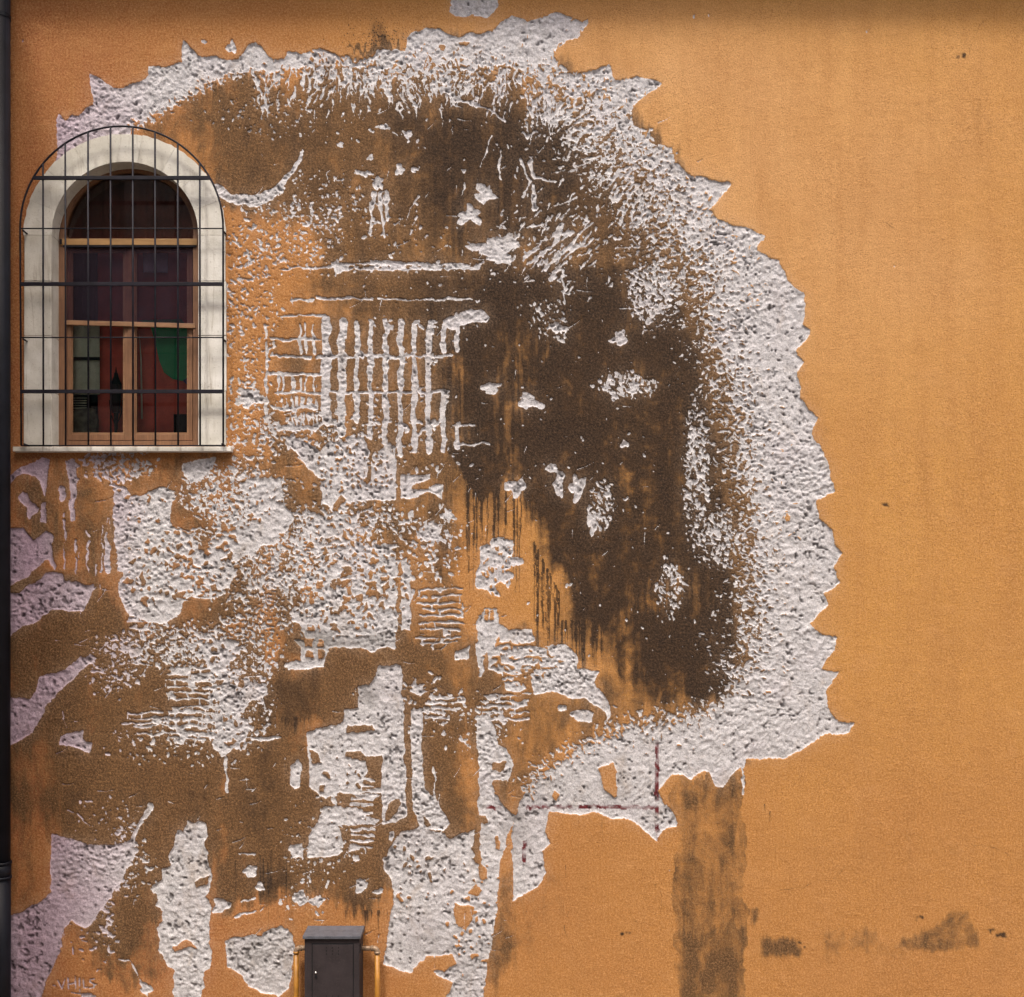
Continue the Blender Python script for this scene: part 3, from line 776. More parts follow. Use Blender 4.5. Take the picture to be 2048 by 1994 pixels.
# islands of top coat in the outer ring, small flaws outside
fill(cp(900, 1500, 3.26, [(970, 110), (1000, 95), (1070, 80), (1085, 180), (1095, 290), (1070, 305), (1000, 260), (985, 180)]), False)
fill(cp(900, 1500, 3.26, [(670, 260), (715, 290), (700, 330), (670, 310)]), False)
blob(928, 88, 11, 5, .2, val=False); blob(884, 97, 7, 7, .2, val=False); blob(526, 124, 4, 3, .2, val=False); blob(1576, 1037, 6, 10, .2, val=False)
for x, y in ((1734, 61), (1791, 531), (44, 81), (1389, 33), (1417, 32), (1341, 1743)):
    stamp(x, y, 1.4, 3.4, .4)
stroke([(1488, 1530), (1487, 1590)], 3, 1.2, jit=.9, skip=.2)

# ragged edges: sample through a small warp
def vnoise(h, w, cell, seed):
    r = np.random.default_rng(seed)
    gh, gw = int(h / cell) + 3, int(w / cell) + 3
    gnd = r.uniform(-1, 1, (gh, gw))
    ys = (np.arange(h) + .5) / cell; xs_ = (np.arange(w) + .5) / cell
    yi, xi = ys.astype(int), xs_.astype(int)
    fy, fx = ys - yi, xs_ - xi
    fy, fx = (fy * fy * (3 - 2 * fy))[:, None], (fx * fx * (3 - 2 * fx))[None, :]
    A, Bq = gnd[yi][:, xi], gnd[yi][:, xi + 1]
    C_, D = gnd[yi + 1][:, xi], gnd[yi + 1][:, xi + 1]
    return (A * (1 - fx) + Bq * fx) * (1 - fy) + (C_ * (1 - fx) + D * fx) * fy


dx = vnoise(H1, W1, 22, 1) * 3.4 + vnoise(H1, W1, 8, 2) * 1.7 + vnoise(H1, W1, 3.5, 3) * 1.0
dy = vnoise(H1, W1, 22, 4) * 3.4 + vnoise(H1, W1, 8, 5) * 1.7 + vnoise(H1, W1, 3.5, 6) * 1.0
yy, xx = np.mgrid[0:H1, 0:W1]
M = M[np.clip(np.rint(yy + dy).astype(int), 0, H1 - 1), np.clip(np.rint(xx + dx).astype(int), 0, W1 - 1)]
M[:, :17] = False
M[:, 1720:][:, 3:] &= True
for x, y, a_, b_, an, val in LATER:                   # angular flakes: little three to five sided chips
    n = int(rng.integers(3, 6))
    t0 = rng.uniform(0, 6.283)
    ca, sa = math.cos(an), math.sin(an)
    pts = []
    for k in range(n):
        t = t0 + 6.283 * (k + rng.uniform(-.25, .25)) / n
        px_, py_ = a_ * 1.25 * math.cos(t), b_ * 1.25 * math.sin(t)
        pts.append((x + px_ * ca - py_ * sa, y + px_ * sa + py_ * ca))
    if a_ > 2.2:
        fill(pts, val)
    else:
        stamp(x, y, a_, b_, an, val, sq=1.4)
for _ in range(420):                                   # thin scratches
    x, y = rng.uniform(100, 1050), rng.uniform(930, 1900)
    if rng.uniform() < .35:
        x, y = rng.uniform(480, 1400), rng.uniform(200, 1300)
    L = rng.uniform(8, 40)
    an = rng.choice([0, 1.57, -.9, -.5]) + rng.normal() * .12
    stroke([(x, y), (x + L * .5 * math.cos(an + .1), y + L * .5 * math.sin(an + .1)), (x + L * math.cos(an), y + L * math.sin(an))], 1.0, .5, skip=.3)
for x, y, w, h in ((470, 1010, 8, 8), (405, 1220, 8, 8), (430, 1240, 9, 7)):
    fill([(x, y), (x + w, y), (x + w, y + h), (x, y + h)], False)
# scratched signature
sig = lambda pts: stroke(c7(pts), 1.25)
for L in ([(395, 1790), (425, 1850), (445, 1780)], [(465, 1775), (470, 1855)], [(515, 1765), (520, 1850)], [(465, 1820), (520, 1808)],
          [(545, 1775), (545, 1835)], [(546, 1850), (546, 1872)], [(570, 1780), (575, 1842), (605, 1840)],
          [(650, 1780), (620, 1785), (615, 1805), (645, 1815), (645, 1840), (610, 1845)], [(490, 1875), (560, 1885)],
          [(360, 1825), (385, 1828)], [(655, 1820), (668, 1818)]):
    sig(L)

Hh, Wh = 997, 1024
G = M[:1994].reshape(Hh, 2, Wh, 2).mean(axis=(1, 3))


def blur(a_, r):
    for _ in range(2):
        for ax in (0, 1):
            p = np.pad(a_, [(r + 1, r) if k == ax else (0, 0) for k in (0, 1)], mode='edge')
            c_ = np.cumsum(p, axis=ax)
            if ax == 0:
                a_ = (c_[2 * r + 1:] - c_[:-(2 * r + 1)]) / (2 * r + 1)
            else:
                a_ = (c_[:, 2 * r + 1:] - c_[:, :-(2 * r + 1)]) / (2 * r + 1)
    return a_


G1 = blur(G, 1)
RIMF = np.clip((blur(1 - G, 1) - 0.05) * 2.6, 0, 1) * (G1 > .2)

# -- dirt, soot, wet, red (half size rasters)
def soft_poly(pts, r, warp=0):
    m = np.zeros((Hh, Wh), bool)
    fill([(x / 2, y / 2) for x, y in pts], True, m)
    m = m.astype(float)
    return blur(m, r) if r else m


def soft_ell(cx, cy, rx, ry, p=1.0):
    Y, X = np.mgrid[0:Hh, 0:Wh]
    d = ((X * 2 + 1 - cx) / rx) ** 2 + ((Y * 2 + 1 - cy) / ry) ** 2
    return np.exp(-d * p)


wx = (vnoise(Hh, Wh, 40, 11) * 7 + vnoise(Hh, Wh, 14, 12) * 3 + vnoise(Hh, Wh, 5, 17) * 2)
wy = (vnoise(Hh, Wh, 40, 13) * 7 + vnoise(Hh, Wh, 14, 14) * 3 + vnoise(Hh, Wh, 5, 18) * 2)
Yh, Xh = np.mgrid[0:Hh, 0:Wh]


STREAK = (vnoise(Hh, Wh, 2.2, 91)[300][None, :] * 9 + vnoise(Hh, Wh, 7, 92)[300][None, :] * 8) * (1 + .3 * vnoise(Hh, Wh, 60, 93))


def warped(a_, k=1.0):
    return a_[np.clip(np.rint(Yh + wy * k + STREAK * min(k, 1)).astype(int), 0, Hh - 1), np.clip(np.rint(Xh + wx * k).astype(int), 0, Wh - 1)]


STN = np.zeros((Hh, Wh))
WASH = [  # polygon, strength, blur radius
    ([(262, 258), (376, 191), (457, 151), (566, 145), (700, 128), (790, 110), (905, 75), (1000, 100), (1130, 120), (1300, 260), (1420, 420), (1500, 600), (1540, 900), (1560, 1200), (1530, 1420), (1260, 1480), (1130, 1500), (1060, 1580), (1000, 1700), (960, 1750), (700, 1820), (560, 1790), (300, 1850), (200, 1940), (110, 1700), (20, 1600), (20, 930), (300, 920), (470, 880), (530, 620), (480, 430), (360, 330)], .56, 5),
    ([(350, 260), (470, 170), (640, 150), (760, 160), (1000, 150), (1180, 240), (1300, 440), (1380, 640), (1000, 640), (800, 640), (680, 560), (640, 440), (480, 420), (420, 350)], .50, 8),
    ([(690, 102), (760, 88), (812, 78), (816, 104), (700, 112)], .9, 1),
    ([(690, 560), (960, 560), (1000, 900), (900, 990), (760, 960), (640, 900), (640, 650)], .3, 10),
    ([(20, 1060), (100, 1050), (150, 1200), (220, 1200), (300, 1300), (400, 1260), (520, 1300), (620, 1340), (880, 1300), (920, 1700), (900, 1800), (440, 1700), (140, 1690), (60, 1480), (20, 1480)], .6, 6),
    ([(10, 1380), (120, 1380), (130, 1700), (90, 1860), (10, 1860)], .45, 6),
    ([(1180, 200), (1330, 400), (1430, 700), (1500, 1000), (1510, 1350), (1430, 1420), (1400, 1100), (1370, 800), (1290, 520), (1130, 280)], .95, 9),
    ([(1180, 220), (1380, 400), (1500, 700), (1560, 1000), (1560, 1300), (1480, 1420), (1440, 1100), (1400, 800), (1290, 520), (1130, 280)], .9, 12),
    ([(110, 1512), (418, 1512), (420, 1640), (418, 1760), (300, 1780), (105, 1690)], .3, 2),
    ([(450, 1500), (560, 1480), (615, 1500), (600, 1700), (585, 1850), (540, 1850), (500, 1740), (450, 1640)], .4, 4),
    ([(1350, 1560), (1490, 1520), (1490, 1640), (1495, 1994), (1352, 1994), (1348, 1700)], .50, 0),
    ([(1360, 1880), (1490, 1850), (1490, 1994), (1360, 1994)], .30, 1),
    ([(1000, 1730), (1022, 1720), (1026, 1810), (1020, 1920), (990, 1980), (975, 1880), (990, 1790)], .55, 5),
    ([(1790, 1890), (1870, 1850), (1900, 1818), (1930, 1820), (1955, 1880), (1950, 1898), (1850, 1905), (1800, 1900)], .42, 2),
    ([(1521, 1868), (1545, 1885), (1560, 1870), (1600, 1895), (1600, 1910), (1530, 1908)], .50, 2),
    ([(1500, 1815), (1515, 1820), (1515, 1850), (1503, 1850)], .5, 2),
    ([(1650, 1880), (1720, 1860), (1750, 1862), (1740, 1890), (1660, 1900)], .25, 6),
    ([(1640, 855), (1652, 860), (1650, 900), (1640, 905)], .35, 3),
    ([(120, 1700), (330, 1690), (330, 1940), (240, 1980), (170, 1960), (120, 1900)], .5, 3),
    ([(420, 1700), (560, 1700), (560, 1800), (440, 1830)], .45, 2),
    ([(560, 1640), (760, 1640), (770, 1800), (590, 1810)], .4, 3),
    ([(230, 1560), (470, 1570), (480, 1640), (230, 1640)], .25, 1),
    ([(640, 1290), (830, 1280), (820, 1330), (650, 1350)], .45, 1),
    ([(830, 1420), (905, 1420), (900, 1560), (850, 1590)], .55, 2),
    ([(905, 1240), (990, 1300), (1010, 1480), (960, 1500), (900, 1400)], .35, 3),
    ([(530, 940), (640, 1000), (830, 1010), (900, 1000), (900, 1070), (560, 1060)], .35, 4),
    ([(770, 1600), (790, 1650), (765, 1720), (760, 1830), (680, 1820), (690, 1740), (760, 1700)], .35, 4),
]
for pts, s_, r in WASH:
    wk = .3 if min(q[0] for q in pts) > 1490 and min(q[1] for q in pts) > 1700 else 1.0
    STN = np.maximum(STN, 0) + warped(soft_poly(pts, r), wk) * s_ * (1.5 if wk < 1 else 1) * (1 - np.clip(STN, 0, 1) * .45)
for cx, cy, rx, ry, s_ in ((540, 560, 70, 120, -.75), (470, 720, 60, 140, -.6), (560, 480, 90, 50, -.45), (970, 1170, 60, 110, -1.0), (1040, 1060, 22, 60, -.9), (1050, 1190, 60, 60, -.8), (620, 1480, 30, 60, -.5), (700, 1050, 120, 40, -.2), (90, 1700, 40, 200, -.5), (70, 1520, 40, 70, -.5), (100, 1130, 50, 20, -.9), (450, 1600, 14, 160, -.5), (640, 1840, 60, 50, -.8), (560, 1830, 90, 60, -.5), (400, 300, 50, 50, -.35), (1180, 1330, 60, 40, -.35), (860, 1450, 20, 120, -.35), (150, 1950, 60, 60, -.5), (1010, 1700, 40, 70, -.3), (660, 620, 60, 20, -.3), (940, 1530, 20, 60, -.3),
                           (770, 70, 45, 35, .30), (400, 430, 20, 80, -.4), (1020, 1880, 40, 60, .30), (1080, 1780, 50, 40, .2), (1900, 240, 140, 60, .05), (1860, 1700, 140, 40, .06), (1700, 1900, 300, 26, .08), (480, 1250, 100, 100, .1)):
    STN += soft_ell(cx, cy, rx, ry) * s_
STN = np.clip(STN, 0, 1.15)

SOO = np.zeros((Hh, Wh))
DARK = [
    ([(560, 190), (800, 170), (1000, 165), (1150, 240), (1280, 400), (1380, 620), (1430, 800), (1450, 1100), (1460, 1395), (1260, 1410), (1190, 1300), (1090, 1080), (1030, 960), (960, 985), (860, 900), (850, 650), (700, 560), (620, 420), (540, 300)], .17, 6),
    ([(690, 560), (960, 545), (960, 640), (700, 640)], .15, 6),
    ([(430, 200), (560, 170), (640, 230), (600, 330), (500, 380), (400, 310)], .10, 8),
    ([(900, 640), (1000, 520), (1250, 530), (1350, 600), (1400, 760), (1425, 900), (1450, 1050), (1465, 1200), (1460, 1395), (1300, 1405), (1240, 1350), (1195, 1250), (1165, 1215), (1120, 1130), (1090, 1060), (1055, 1000), (1035, 960), (1000, 975), (962, 992), (925, 955), (890, 900), (880, 800)], .42, 3),
    ([(1040, 960), (1060, 800), (1180, 640), (1330, 640), (1400, 800), (1420, 1080), (1360, 1160), (1290, 1150), (1230, 1210), (1170, 1290), (1150, 1230), (1110, 1150), (1060, 1040)], .30, 4),
    ([(1140, 560), (1330, 600), (1380, 780), (1300, 860), (1200, 800), (1120, 680)], .28, 14),
    ([(890, 905), (1000, 900), (1012, 950), (965, 993), (940, 975)], .35, 1),
    ([(1290, 1230), (1440, 1240), (1440, 1400), (1350, 1390), (1300, 1330)], .30, 14),
    ([(520, 1350), (636, 1345), (636, 1440), (520, 1440)], .42, 2),
    ([(760, 230), (1000, 200), (1130, 260), (1160, 480), (1000, 560), (870, 480), (820, 330)], .46, 14),
    ([(840, 560), (980, 520), (1100, 560), (1100, 700), (960, 740), (860, 700)], .26, 14),
    ([(690, 640), (900, 630), (900, 720), (780, 760), (700, 730)], .18, 12),
    ([(860, 1060), (925, 1080), (925, 1140), (880, 1150)], .4, 6),
    ([(780, 990), (860, 985), (900, 1060), (820, 1090)], .25, 10),
    ([(480, 1500), (560, 1480), (590, 1640), (575, 1850), (550, 1850), (540, 1700), (480, 1640)], .2, 8),
    ([(620, 1010), (760, 1000), (770, 1060), (700, 1070)], .18, 6),
    ([(120, 1580), (410, 1580), (400, 1650), (130, 1640)], .14, 1),
    ([(830, 1600), (870, 1560), (905, 1560), (905, 1650), (850, 1680)], .28, 5),
    ([(500, 1740), (570, 1735), (560, 1800), (510, 1790)], .30, 4),
    ([(200, 1900), (330, 1860), (330, 1950), (220, 1970)], .16, 5),
    ([(690, 1790), (785, 1780), (785, 1828), (690, 1822)], .3, 3),
    ([(1470, 1518), (1560, 1500), (1600, 1490), (1560, 1512), (1490, 1524)], .35, 2),
]
for pts, s_, r in DARK:
    SOO += warped(soft_poly(pts, r), .6) * s_ * 1.3
SOO += warped(soft_poly([(1130, 180), (1230, 250), (1360, 480), (1440, 760), (1500, 1000), (1510, 1350), (1430, 1420), (1400, 1100), (1350, 800), (1270, 560), (1100, 400), (1060, 260)], 9)) * .30
SOO += soft_ell(985, 290, 120, 90) * .18 + soft_ell(770, 75, 30, 28) * .28 + soft_ell(1340, 740, 40, 60) * .25
# vertical streaking
colv = vnoise(Hh, Wh, 3, 21)[500][None, :] * vnoise(Hh, Wh, 120, 22) * .35
SOO = np.clip(SOO * (1 + colv * 1.6) + colv * .12 * (SOO > .1), 0, 1.0)


def drip(x, y0, y1, w=1.0, s_=.9, arr=None):
    arr = SOO if arr is None else arr
    x = x / 2
    yk = int(y0 / 2)
    while yk < min(Hh - 1, int(y1 / 2)):
        x += rng.normal() * .13
        t = (yk - y0 / 2) / max(1, (y1 - y0) / 2)
        i0 = int(x)
        if 0 <= i0 < Wh - 1:
            f = x - i0
            k = s_ * (1 - .55 * t) * w
            arr[yk, i0] = max(arr[yk, i0], min(1, arr[yk, i0] + k * (1 - f)))
            arr[yk, i0 + 1] = max(arr[yk, i0 + 1], min(1, arr[yk, i0 + 1] + k * f))
            if w > 1.05 and f < .5 and i0 > 0:
                arr[yk, i0 - 1] = min(1, arr[yk, i0 - 1] + k * .5)
        yk += 1


for x in rng.uniform(930, 1060, 20):
    drip(x, 970 + rng.uniform(-30, 20), rng.uniform(1060, 1210), w=1.5)
for x in rng.uniform(1066, 1120, 16):
    drip(x, 1080 + (x - 1066) * 2.0, rng.uniform(1240, 1320), w=1.5)
for x in rng.uniform(1120, 1210, 20):
    drip(x, 1240, rng.uniform(1290, 1370), w=1.4)
for x in rng.uniform(1200, 1400, 26):
    y = rng.uniform(1050, 1200); drip(x, y, y + rng.uniform(40, 240), w=1.2, s_=.8)
for x in rng.uniform(880, 1400, 60):
    y = rng.uniform(560, 1000); drip(x, y, y + rng.uniform(60, 260), w=1.2, s_=.5)
for x in rng.uniform(525, 636, 14):
    drip(x, 1435, rng.uniform(1450, 1500), s_=.7)
for x in rng.uniform(690, 790, 18):
    drip(x, 1820, rng.uniform(1835, 1870), s_=.6)
for x in (520, 526, 534, 541, 470, 610, 572, 830, 822):
    y = rng.uniform(1700, 1740); drip(x, y, y + rng.uniform(60, 140), s_=.8)
for x in rng.uniform(380, 470, 10):
    drip(x, 320 + rng.uniform(0, 30), rng.uniform(360, 400), s_=.5)
for x in rng.uniform(1090, 1340, 8):
    drip(x, 1640, rng.uniform(1680, 1740), s_=.35)
for _ in range(9):
    s_ = soft_ell(rng.uniform(1235, 1245) + (_ > 4) * 90, 1290 + _ * 12, 7, 30) * .25
    SOO += s_ * (_ < 5)
for x in (1464, 1549, 1539, 1528, 1130, 1309, 1326):
    y = rng.uniform(1560, 1780); drip(x, y, y + rng.uniform(12, 40), s_=.8)
for cx, cy in ((1249, 1867), (1770, 1010), (1998, 1870), (2010, 1868), (1985, 1862), (1925, 110), (1840, 1836), (1610, 1888)):
    for _ in range(5):
        SOO += soft_ell(cx + rng.normal() * 5, cy + rng.normal() * 3, 3, 3) * .7
for _ in range(260):                                    # mould specks over the top edge
    stx, sty = 765 + rng.normal() * 40, 78 + rng.normal() * 22
    i, j = int(sty / 2), int(stx / 2)
    if 0 < i < Hh - 2 and 0 < j < Wh - 2:
        SOO[i, j] += .8
for _ in range(500):
    j, i = int(rng.uniform(20, 1023)), int(rng.uniform(3, 990))
    SOO[i:i + 1, j] += rng.uniform(.2, .6)
def crack(x, y, L, ang, s_=.5):
    n = int(L / 1.5)
    for k in range(n):
        ang += rng.normal() * .12
        x += 1.5 * math.cos(ang); y += 1.5 * math.sin(ang)
        i, j = int(y / 2), int(x / 2)
        if 0 <= i < Hh and 0 <= j < Wh:
            SOO[i, j] = max(SOO[i, j], s_ * (1 - .6 * k / n) * rng.uniform(.5, 1))


for a_ in ((1560, 1780, 270, .03), (1600, 1903, 120, .05), (1740, 448, 120, .02), (1280, 1640, 120, 1.5), (1135, 1760, 100, 1.7), (1128, 1850, 70, 1.5), (1320, 1780, 110, 1.6), (1700, 1770, 120, -.05), (1230, 1520, 60, 1.4), (1965, 40, 120, 1.3), (1880, 60, 60, 1.8), (1640, 1500, 60, .1), (1760, 1330, 90, 1.5), (1950, 1690, 100, .3), (380, 330, 70, 1.4), (400, 350, 60, 1.7), (432, 360, 50, 1.2), (640, 1015, 80, 1.6), (870, 820, 120, 1.5), (1180, 1000, 180, 1.55), (1330, 1100, 120, 1.6), (960, 300, 90, -.4), (880, 395, 90, -.35)):
    crack(*a_)
SOO = np.clip(SOO, 0, 1)

WETF = np.zeros((Hh, Wh))
for cx, cy, rx, ry, s_ in ((640, 1280, 130, 20, .75), (560, 1270, 90, 24, .5), (740, 1285, 60, 10, .5), (735, 1385, 25, 35, .7), (270, 920, 70, 22, .6), (1030, 1640, 30, 60, .7), (1010, 1320, 60, 20, .3), (520, 1900, 60, 50, .5), (860, 1900, 60, 60, .45), (950, 1940, 50, 50, .5), (150, 1950, 120, 60, .2), (1090, 1590, 60, 40, .35), (1250, 1590, 80, 40, .25), (1540, 1510, 50, 8, .6), (800, 1700, 50, 60, .25), (655, 1450, 40, 15, .3)):
    WETF += soft_ell(cx, cy, rx, ry) * s_ * (0.75 + .5 * vnoise(Hh, Wh, 12, 31))
WETF = np.clip(WETF, 0, 1)
REDF = np.zeros((Hh, Wh))
REDF[740:842, 655:659] = 1; REDF[805:809, 525:657] = 1; REDF[805:809, 485:500] = 1; REDF[840:862, 522:526] = 1
REDF = np.clip(warped(REDF, .12) * 1.2, 0, 1)
REDF *= np.clip(vnoise(Hh, Wh, 6, 41) * 1.2 + .8, 0, 1)

MAU = np.clip((300 - Xh * 2) / 240, 0, 1) ** .8 * .8
MAU = np.clip(MAU + vnoise(Hh, Wh, 30, 51) * .08, 0, 1)
YELF = np.clip((Xh * 2 - 60) / 1300, 0, 1) ** .8
YELF = np.clip(YELF * .9 + .05 + vnoise(Hh, Wh, 90, 52) * .10, 0, 1)
YELF *= 1 - .35 * np.clip((Yh * 2 - 1000) / 800, 0, 1)

PALE_GLOW = np.clip(soft_ell(1500, 420, 520, 460) * .9 + soft_ell(1150, 130, 500, 90) * .3 + vnoise(Hh, Wh, 70, 53) * .12 + vnoise(Hh, Wh, 25, 54) * .05 - .03, 0, 1)  # glow at upper right put into the wall colour, with random mottling
DUST = np.clip(blur(G, 7) * 1.5 + blur(G, 18) * .4, 0, 1) * np.clip(.75 + vnoise(Hh, Wh, 9, 55) * .5, 0, 1)
# -- relief: chisel scoops (nearest stroke wins) only matter where the coat has gone
scoop = np.full((Hh, Wh), 9.0)
centre = (900, 900)
need = blur(G, 3) > .02
npts = 0
for _ in range(64000):
    i, j = rng.integers(0, Hh), rng.integers(0, 870)
    if not need[i, j]:
        continue
    u_, v_ = j * 2, i * 2
    if v_ > 1430 and u_ > 1030:
        ang, el, s_ = -0.9 + rng.normal() * .25, 2.4, 3.3
    elif u_ > 1230:
        ang, el, s_ = math.atan2(v_ - 900, u_ - 900) * .4 - .5 + rng.normal() * .5, 1.7, 2.9
    else:
        ang, el, s_ = -.5 + rng.normal() * .7, 1.6, 3.0
    s_ *= rng.uniform(.45, 1.15) * (1 + .5 * math.sin(u_ * .011 + v_ * .013))
    R = int(s_ * el * 1.5) + 1
    y0, y1, x0, x1 = max(0, i - R), min(Hh, i + R + 1), max(0, j - R), min(Wh, j + R + 1)
    yy, xx = np.mgrid[y0:y1, x0:x1]
    ca, sa = math.cos(ang), math.sin(ang)
    a_ = ((xx - j) * ca + (yy - i) * sa) / (s_ * el)
    b_ = (-(xx - j) * sa + (yy - i) * ca) / s_
    d = a_ * a_ + b_ * b_ + rng.uniform(0, .35)
    w = scoop[y0:y1, x0:x1]
    np.minimum(w, d, out=w)
    npts += 1
scoop = np.clip(scoop, 0, 1.4)
rough = vnoise(Hh, Wh, 2.2, 61) * .5 + vnoise(Hh, Wh, 5, 62) * .6 + vnoise(Hh, Wh, 18, 63) * .7
PITF = np.clip((vnoise(Hh, Wh, 4.5, 71) * .6 + vnoise(Hh, Wh, 2.0, 72) * .7 + vnoise(Hh, Wh, 30, 73) * .35 - .5) * 3.0, 0, 1) * (G1 > .8)
fade = np.clip((60 - 0) / 60, 0, 1)
var_ = .75 + .45 * vnoise(Hh, Wh, 45, 64)
DEP = -0.0135 + scoop * .0088 * var_ + rough * .0034 + vnoise(Hh, Wh, 1.3, 65) * .0013 - PITF * .011
coat_h = vnoise(Hh, Wh, 60, 81) * .0022 + vnoise(Hh, Wh, 17, 82) * .0009 + vnoise(Hh, Wh, 3, 83) * .0003 + (rough * .0009 + vnoise(Hh, Wh, 1.6, 84) * .0007) * np.clip(STN, 0, 1)
# old patch seams in the render
seam = np.zeros((Hh, Wh))
seam[755:757, 52:207] = 1; seam[757:850, 206:208] = 1; seam[756:840, 52:54] = .7; seam[796:797, 155:207] = .8; seam[522:524, 395:480] = 0
seam = warped(blur(seam, 1), .25)
GE = G * .75 + G1 * .25
HGT = coat_h * (1 - GE) + DEP * GE - seam * .006
HGT = np.where(G < .02, coat_h - seam * .004, HGT)
SOO = np.clip(SOO + seam * .5, 0, 1)

# ------------------------------------------------------------------ wall mesh on one grid, split into parts
us = np.concatenate([[-60, -20], np.arange(5, 1735, 2), np.arange(1738, 2050, 3), [2060, 2100, 2200, 2400, 2700]]).astype(float)
vs_ = np.concatenate([[-140, -90, -50, -20, -7], np.arange(1, 1994, 2), [2000, 2020, 2060, 2110]]).astype(float)
ui = np.clip(((us - 1) / 2).round().astype(int), 0, Wh - 1)
vi = np.clip(((vs_ - 1) / 2).round().astype(int), 0, Hh - 1)
nu, nv = len(us), len(vs_)


def samp(a_):
    return a_[np.ix_(vi, ui)].astype(np.float32).ravel()


X = np.broadcast_to((us - CU) * S, (nv, nu)).ravel()
Z = np.broadcast_to(((GV - vs_) * S)[:, None], (nv, nu)).ravel()
hgt = samp(HGT)
gridG = samp(G1 * .35 + G * .65)
VC = np.stack([X, -hgt, Z], 1).astype(np.float32)
coatA = np.stack([gridG, samp(STN), samp(SOO), samp(PALE_GLOW)], 1)
markA = np.stack([samp(RIMF), samp(REDF), samp(WETF), samp(DUST)], 1)
hueA = np.stack([samp(MAU), samp(YELF), samp(PITF), np.ones_like(gridG)], 1)
qi, qj = np.mgrid[0:nv - 1, 0:nu - 1]
a0 = (qi * nu + qj).ravel()
quads = np.stack([a0, a0 + nu, a0 + nu + 1, a0 + 1], 1)
uc = ((us[:-1] + us[1:]) / 2)[None, :] + 0 * vs_[:-1, None]
vc = ((vs_[:-1] + vs_[1:]) / 2)[:, None] + 0 * us[None, :-1]
# opening behind the stone surround
OC = (250.5, 471.0); RO, RI = 202.0, 146.6
hole = ((np.hypot(uc - OC[0], vc - OC[1]) < RO - 8) & (vc <= OC[1])) | ((np.abs(uc - OC[0]) < RO - 8) & (vc > OC[1]) & (vc < 893))
gg = gridG[quads].mean(1).reshape(nv - 1, nu - 1) > .5
lab = np.where(hole, -1, np.where(gg, 1, 0))


def label_runs(mask):
    """4-connected components from row runs"""
    par = []

    def find(x):
        while par[x] != x:
            par[x] = par[par[x]]
            x = par[x]
        return x
    out = np.zeros(mask.shape, np.int32)
    prev = []
    rows = []
    for y in range(mask.shape[0]):
        r = np.flatnonzero(np.diff(np.concatenate([[0], mask[y].view(np.int8), [0]])))
        cur = []
        k = 0
        for a_, b_ in zip(r[::2], r[1::2]):
            idn = len(par)
            par.append(idn)
            while k < len(prev) and prev[k][1] <= a_:
                k += 1
            kk = k
            while kk < len(prev) and prev[kk][0] < b_:
                ra, rb = find(prev[kk][2]), find(idn)
                if ra != rb:
                    par[max(ra, rb)] = min(ra, rb)
                kk += 1
            cur.append((a_, b_, idn))
        rows.append(cur)
        prev = cur
    for y, cur in enumerate(rows):
        for a_, b_, idn in cur:
            out[y, a_:b_] = find(idn) + 1
    return out


comp = label_runs(lab == 1)
ids, cnt = np.unique(comp[comp > 0], return_counts=True)
order = ids[np.argsort(-cnt)]
cnts = np.sort(cnt)[::-1]
big = [int(i) for i, c_ in zip(order, cnts) if c_ > 70][:160]
remap = np.full(comp.max() + 1, 1, np.int32)
remap[0] = 0
for k, i in enumerate(big):
    remap[i] = k + 2
cls = remap[comp]
cls[lab == -1] = -1
cls = cls.ravel()


def grid_part(name, sel, parent):
    q = quads[sel]
    used, inv = np.unique(q, return_inverse=True)
    inv = inv.reshape(q.shape)
    me = bpy.data.meshes.new(name)
    me.vertices.add(len(used)); me.loops.add(q.size); me.polygons.add(len(q))
    me.vertices.foreach_set('co', VC[used].ravel())
    me.loops.foreach_set('vertex_index', inv.ravel().astype(np.int32))
    me.polygons.foreach_set('loop_start', np.arange(0, q.size, 4, dtype=np.int32))
    me.polygons.foreach_set('use_smooth', np.ones(len(q), bool))
    me.update(calc_edges=True)
    for an, A in (('coat', coatA), ('marks', markA), ('hue', hueA)):
        at = me.attributes.new(an, 'FLOAT_COLOR', 'POINT')
        at.data.foreach_set('color', A[used].astype(np.float32).ravel())
    return link(name, me, wall_m, parent)


bld = empty('building', (0, 0, 0), 'orange stucco building front with chiselled grey plaster and a barred arched window', 'building')
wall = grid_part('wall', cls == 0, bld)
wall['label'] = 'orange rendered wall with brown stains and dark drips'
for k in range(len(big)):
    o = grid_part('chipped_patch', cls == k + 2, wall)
o = grid_part('chisel_marks', cls == 1, wall)
o['kind'] = 'stuff'

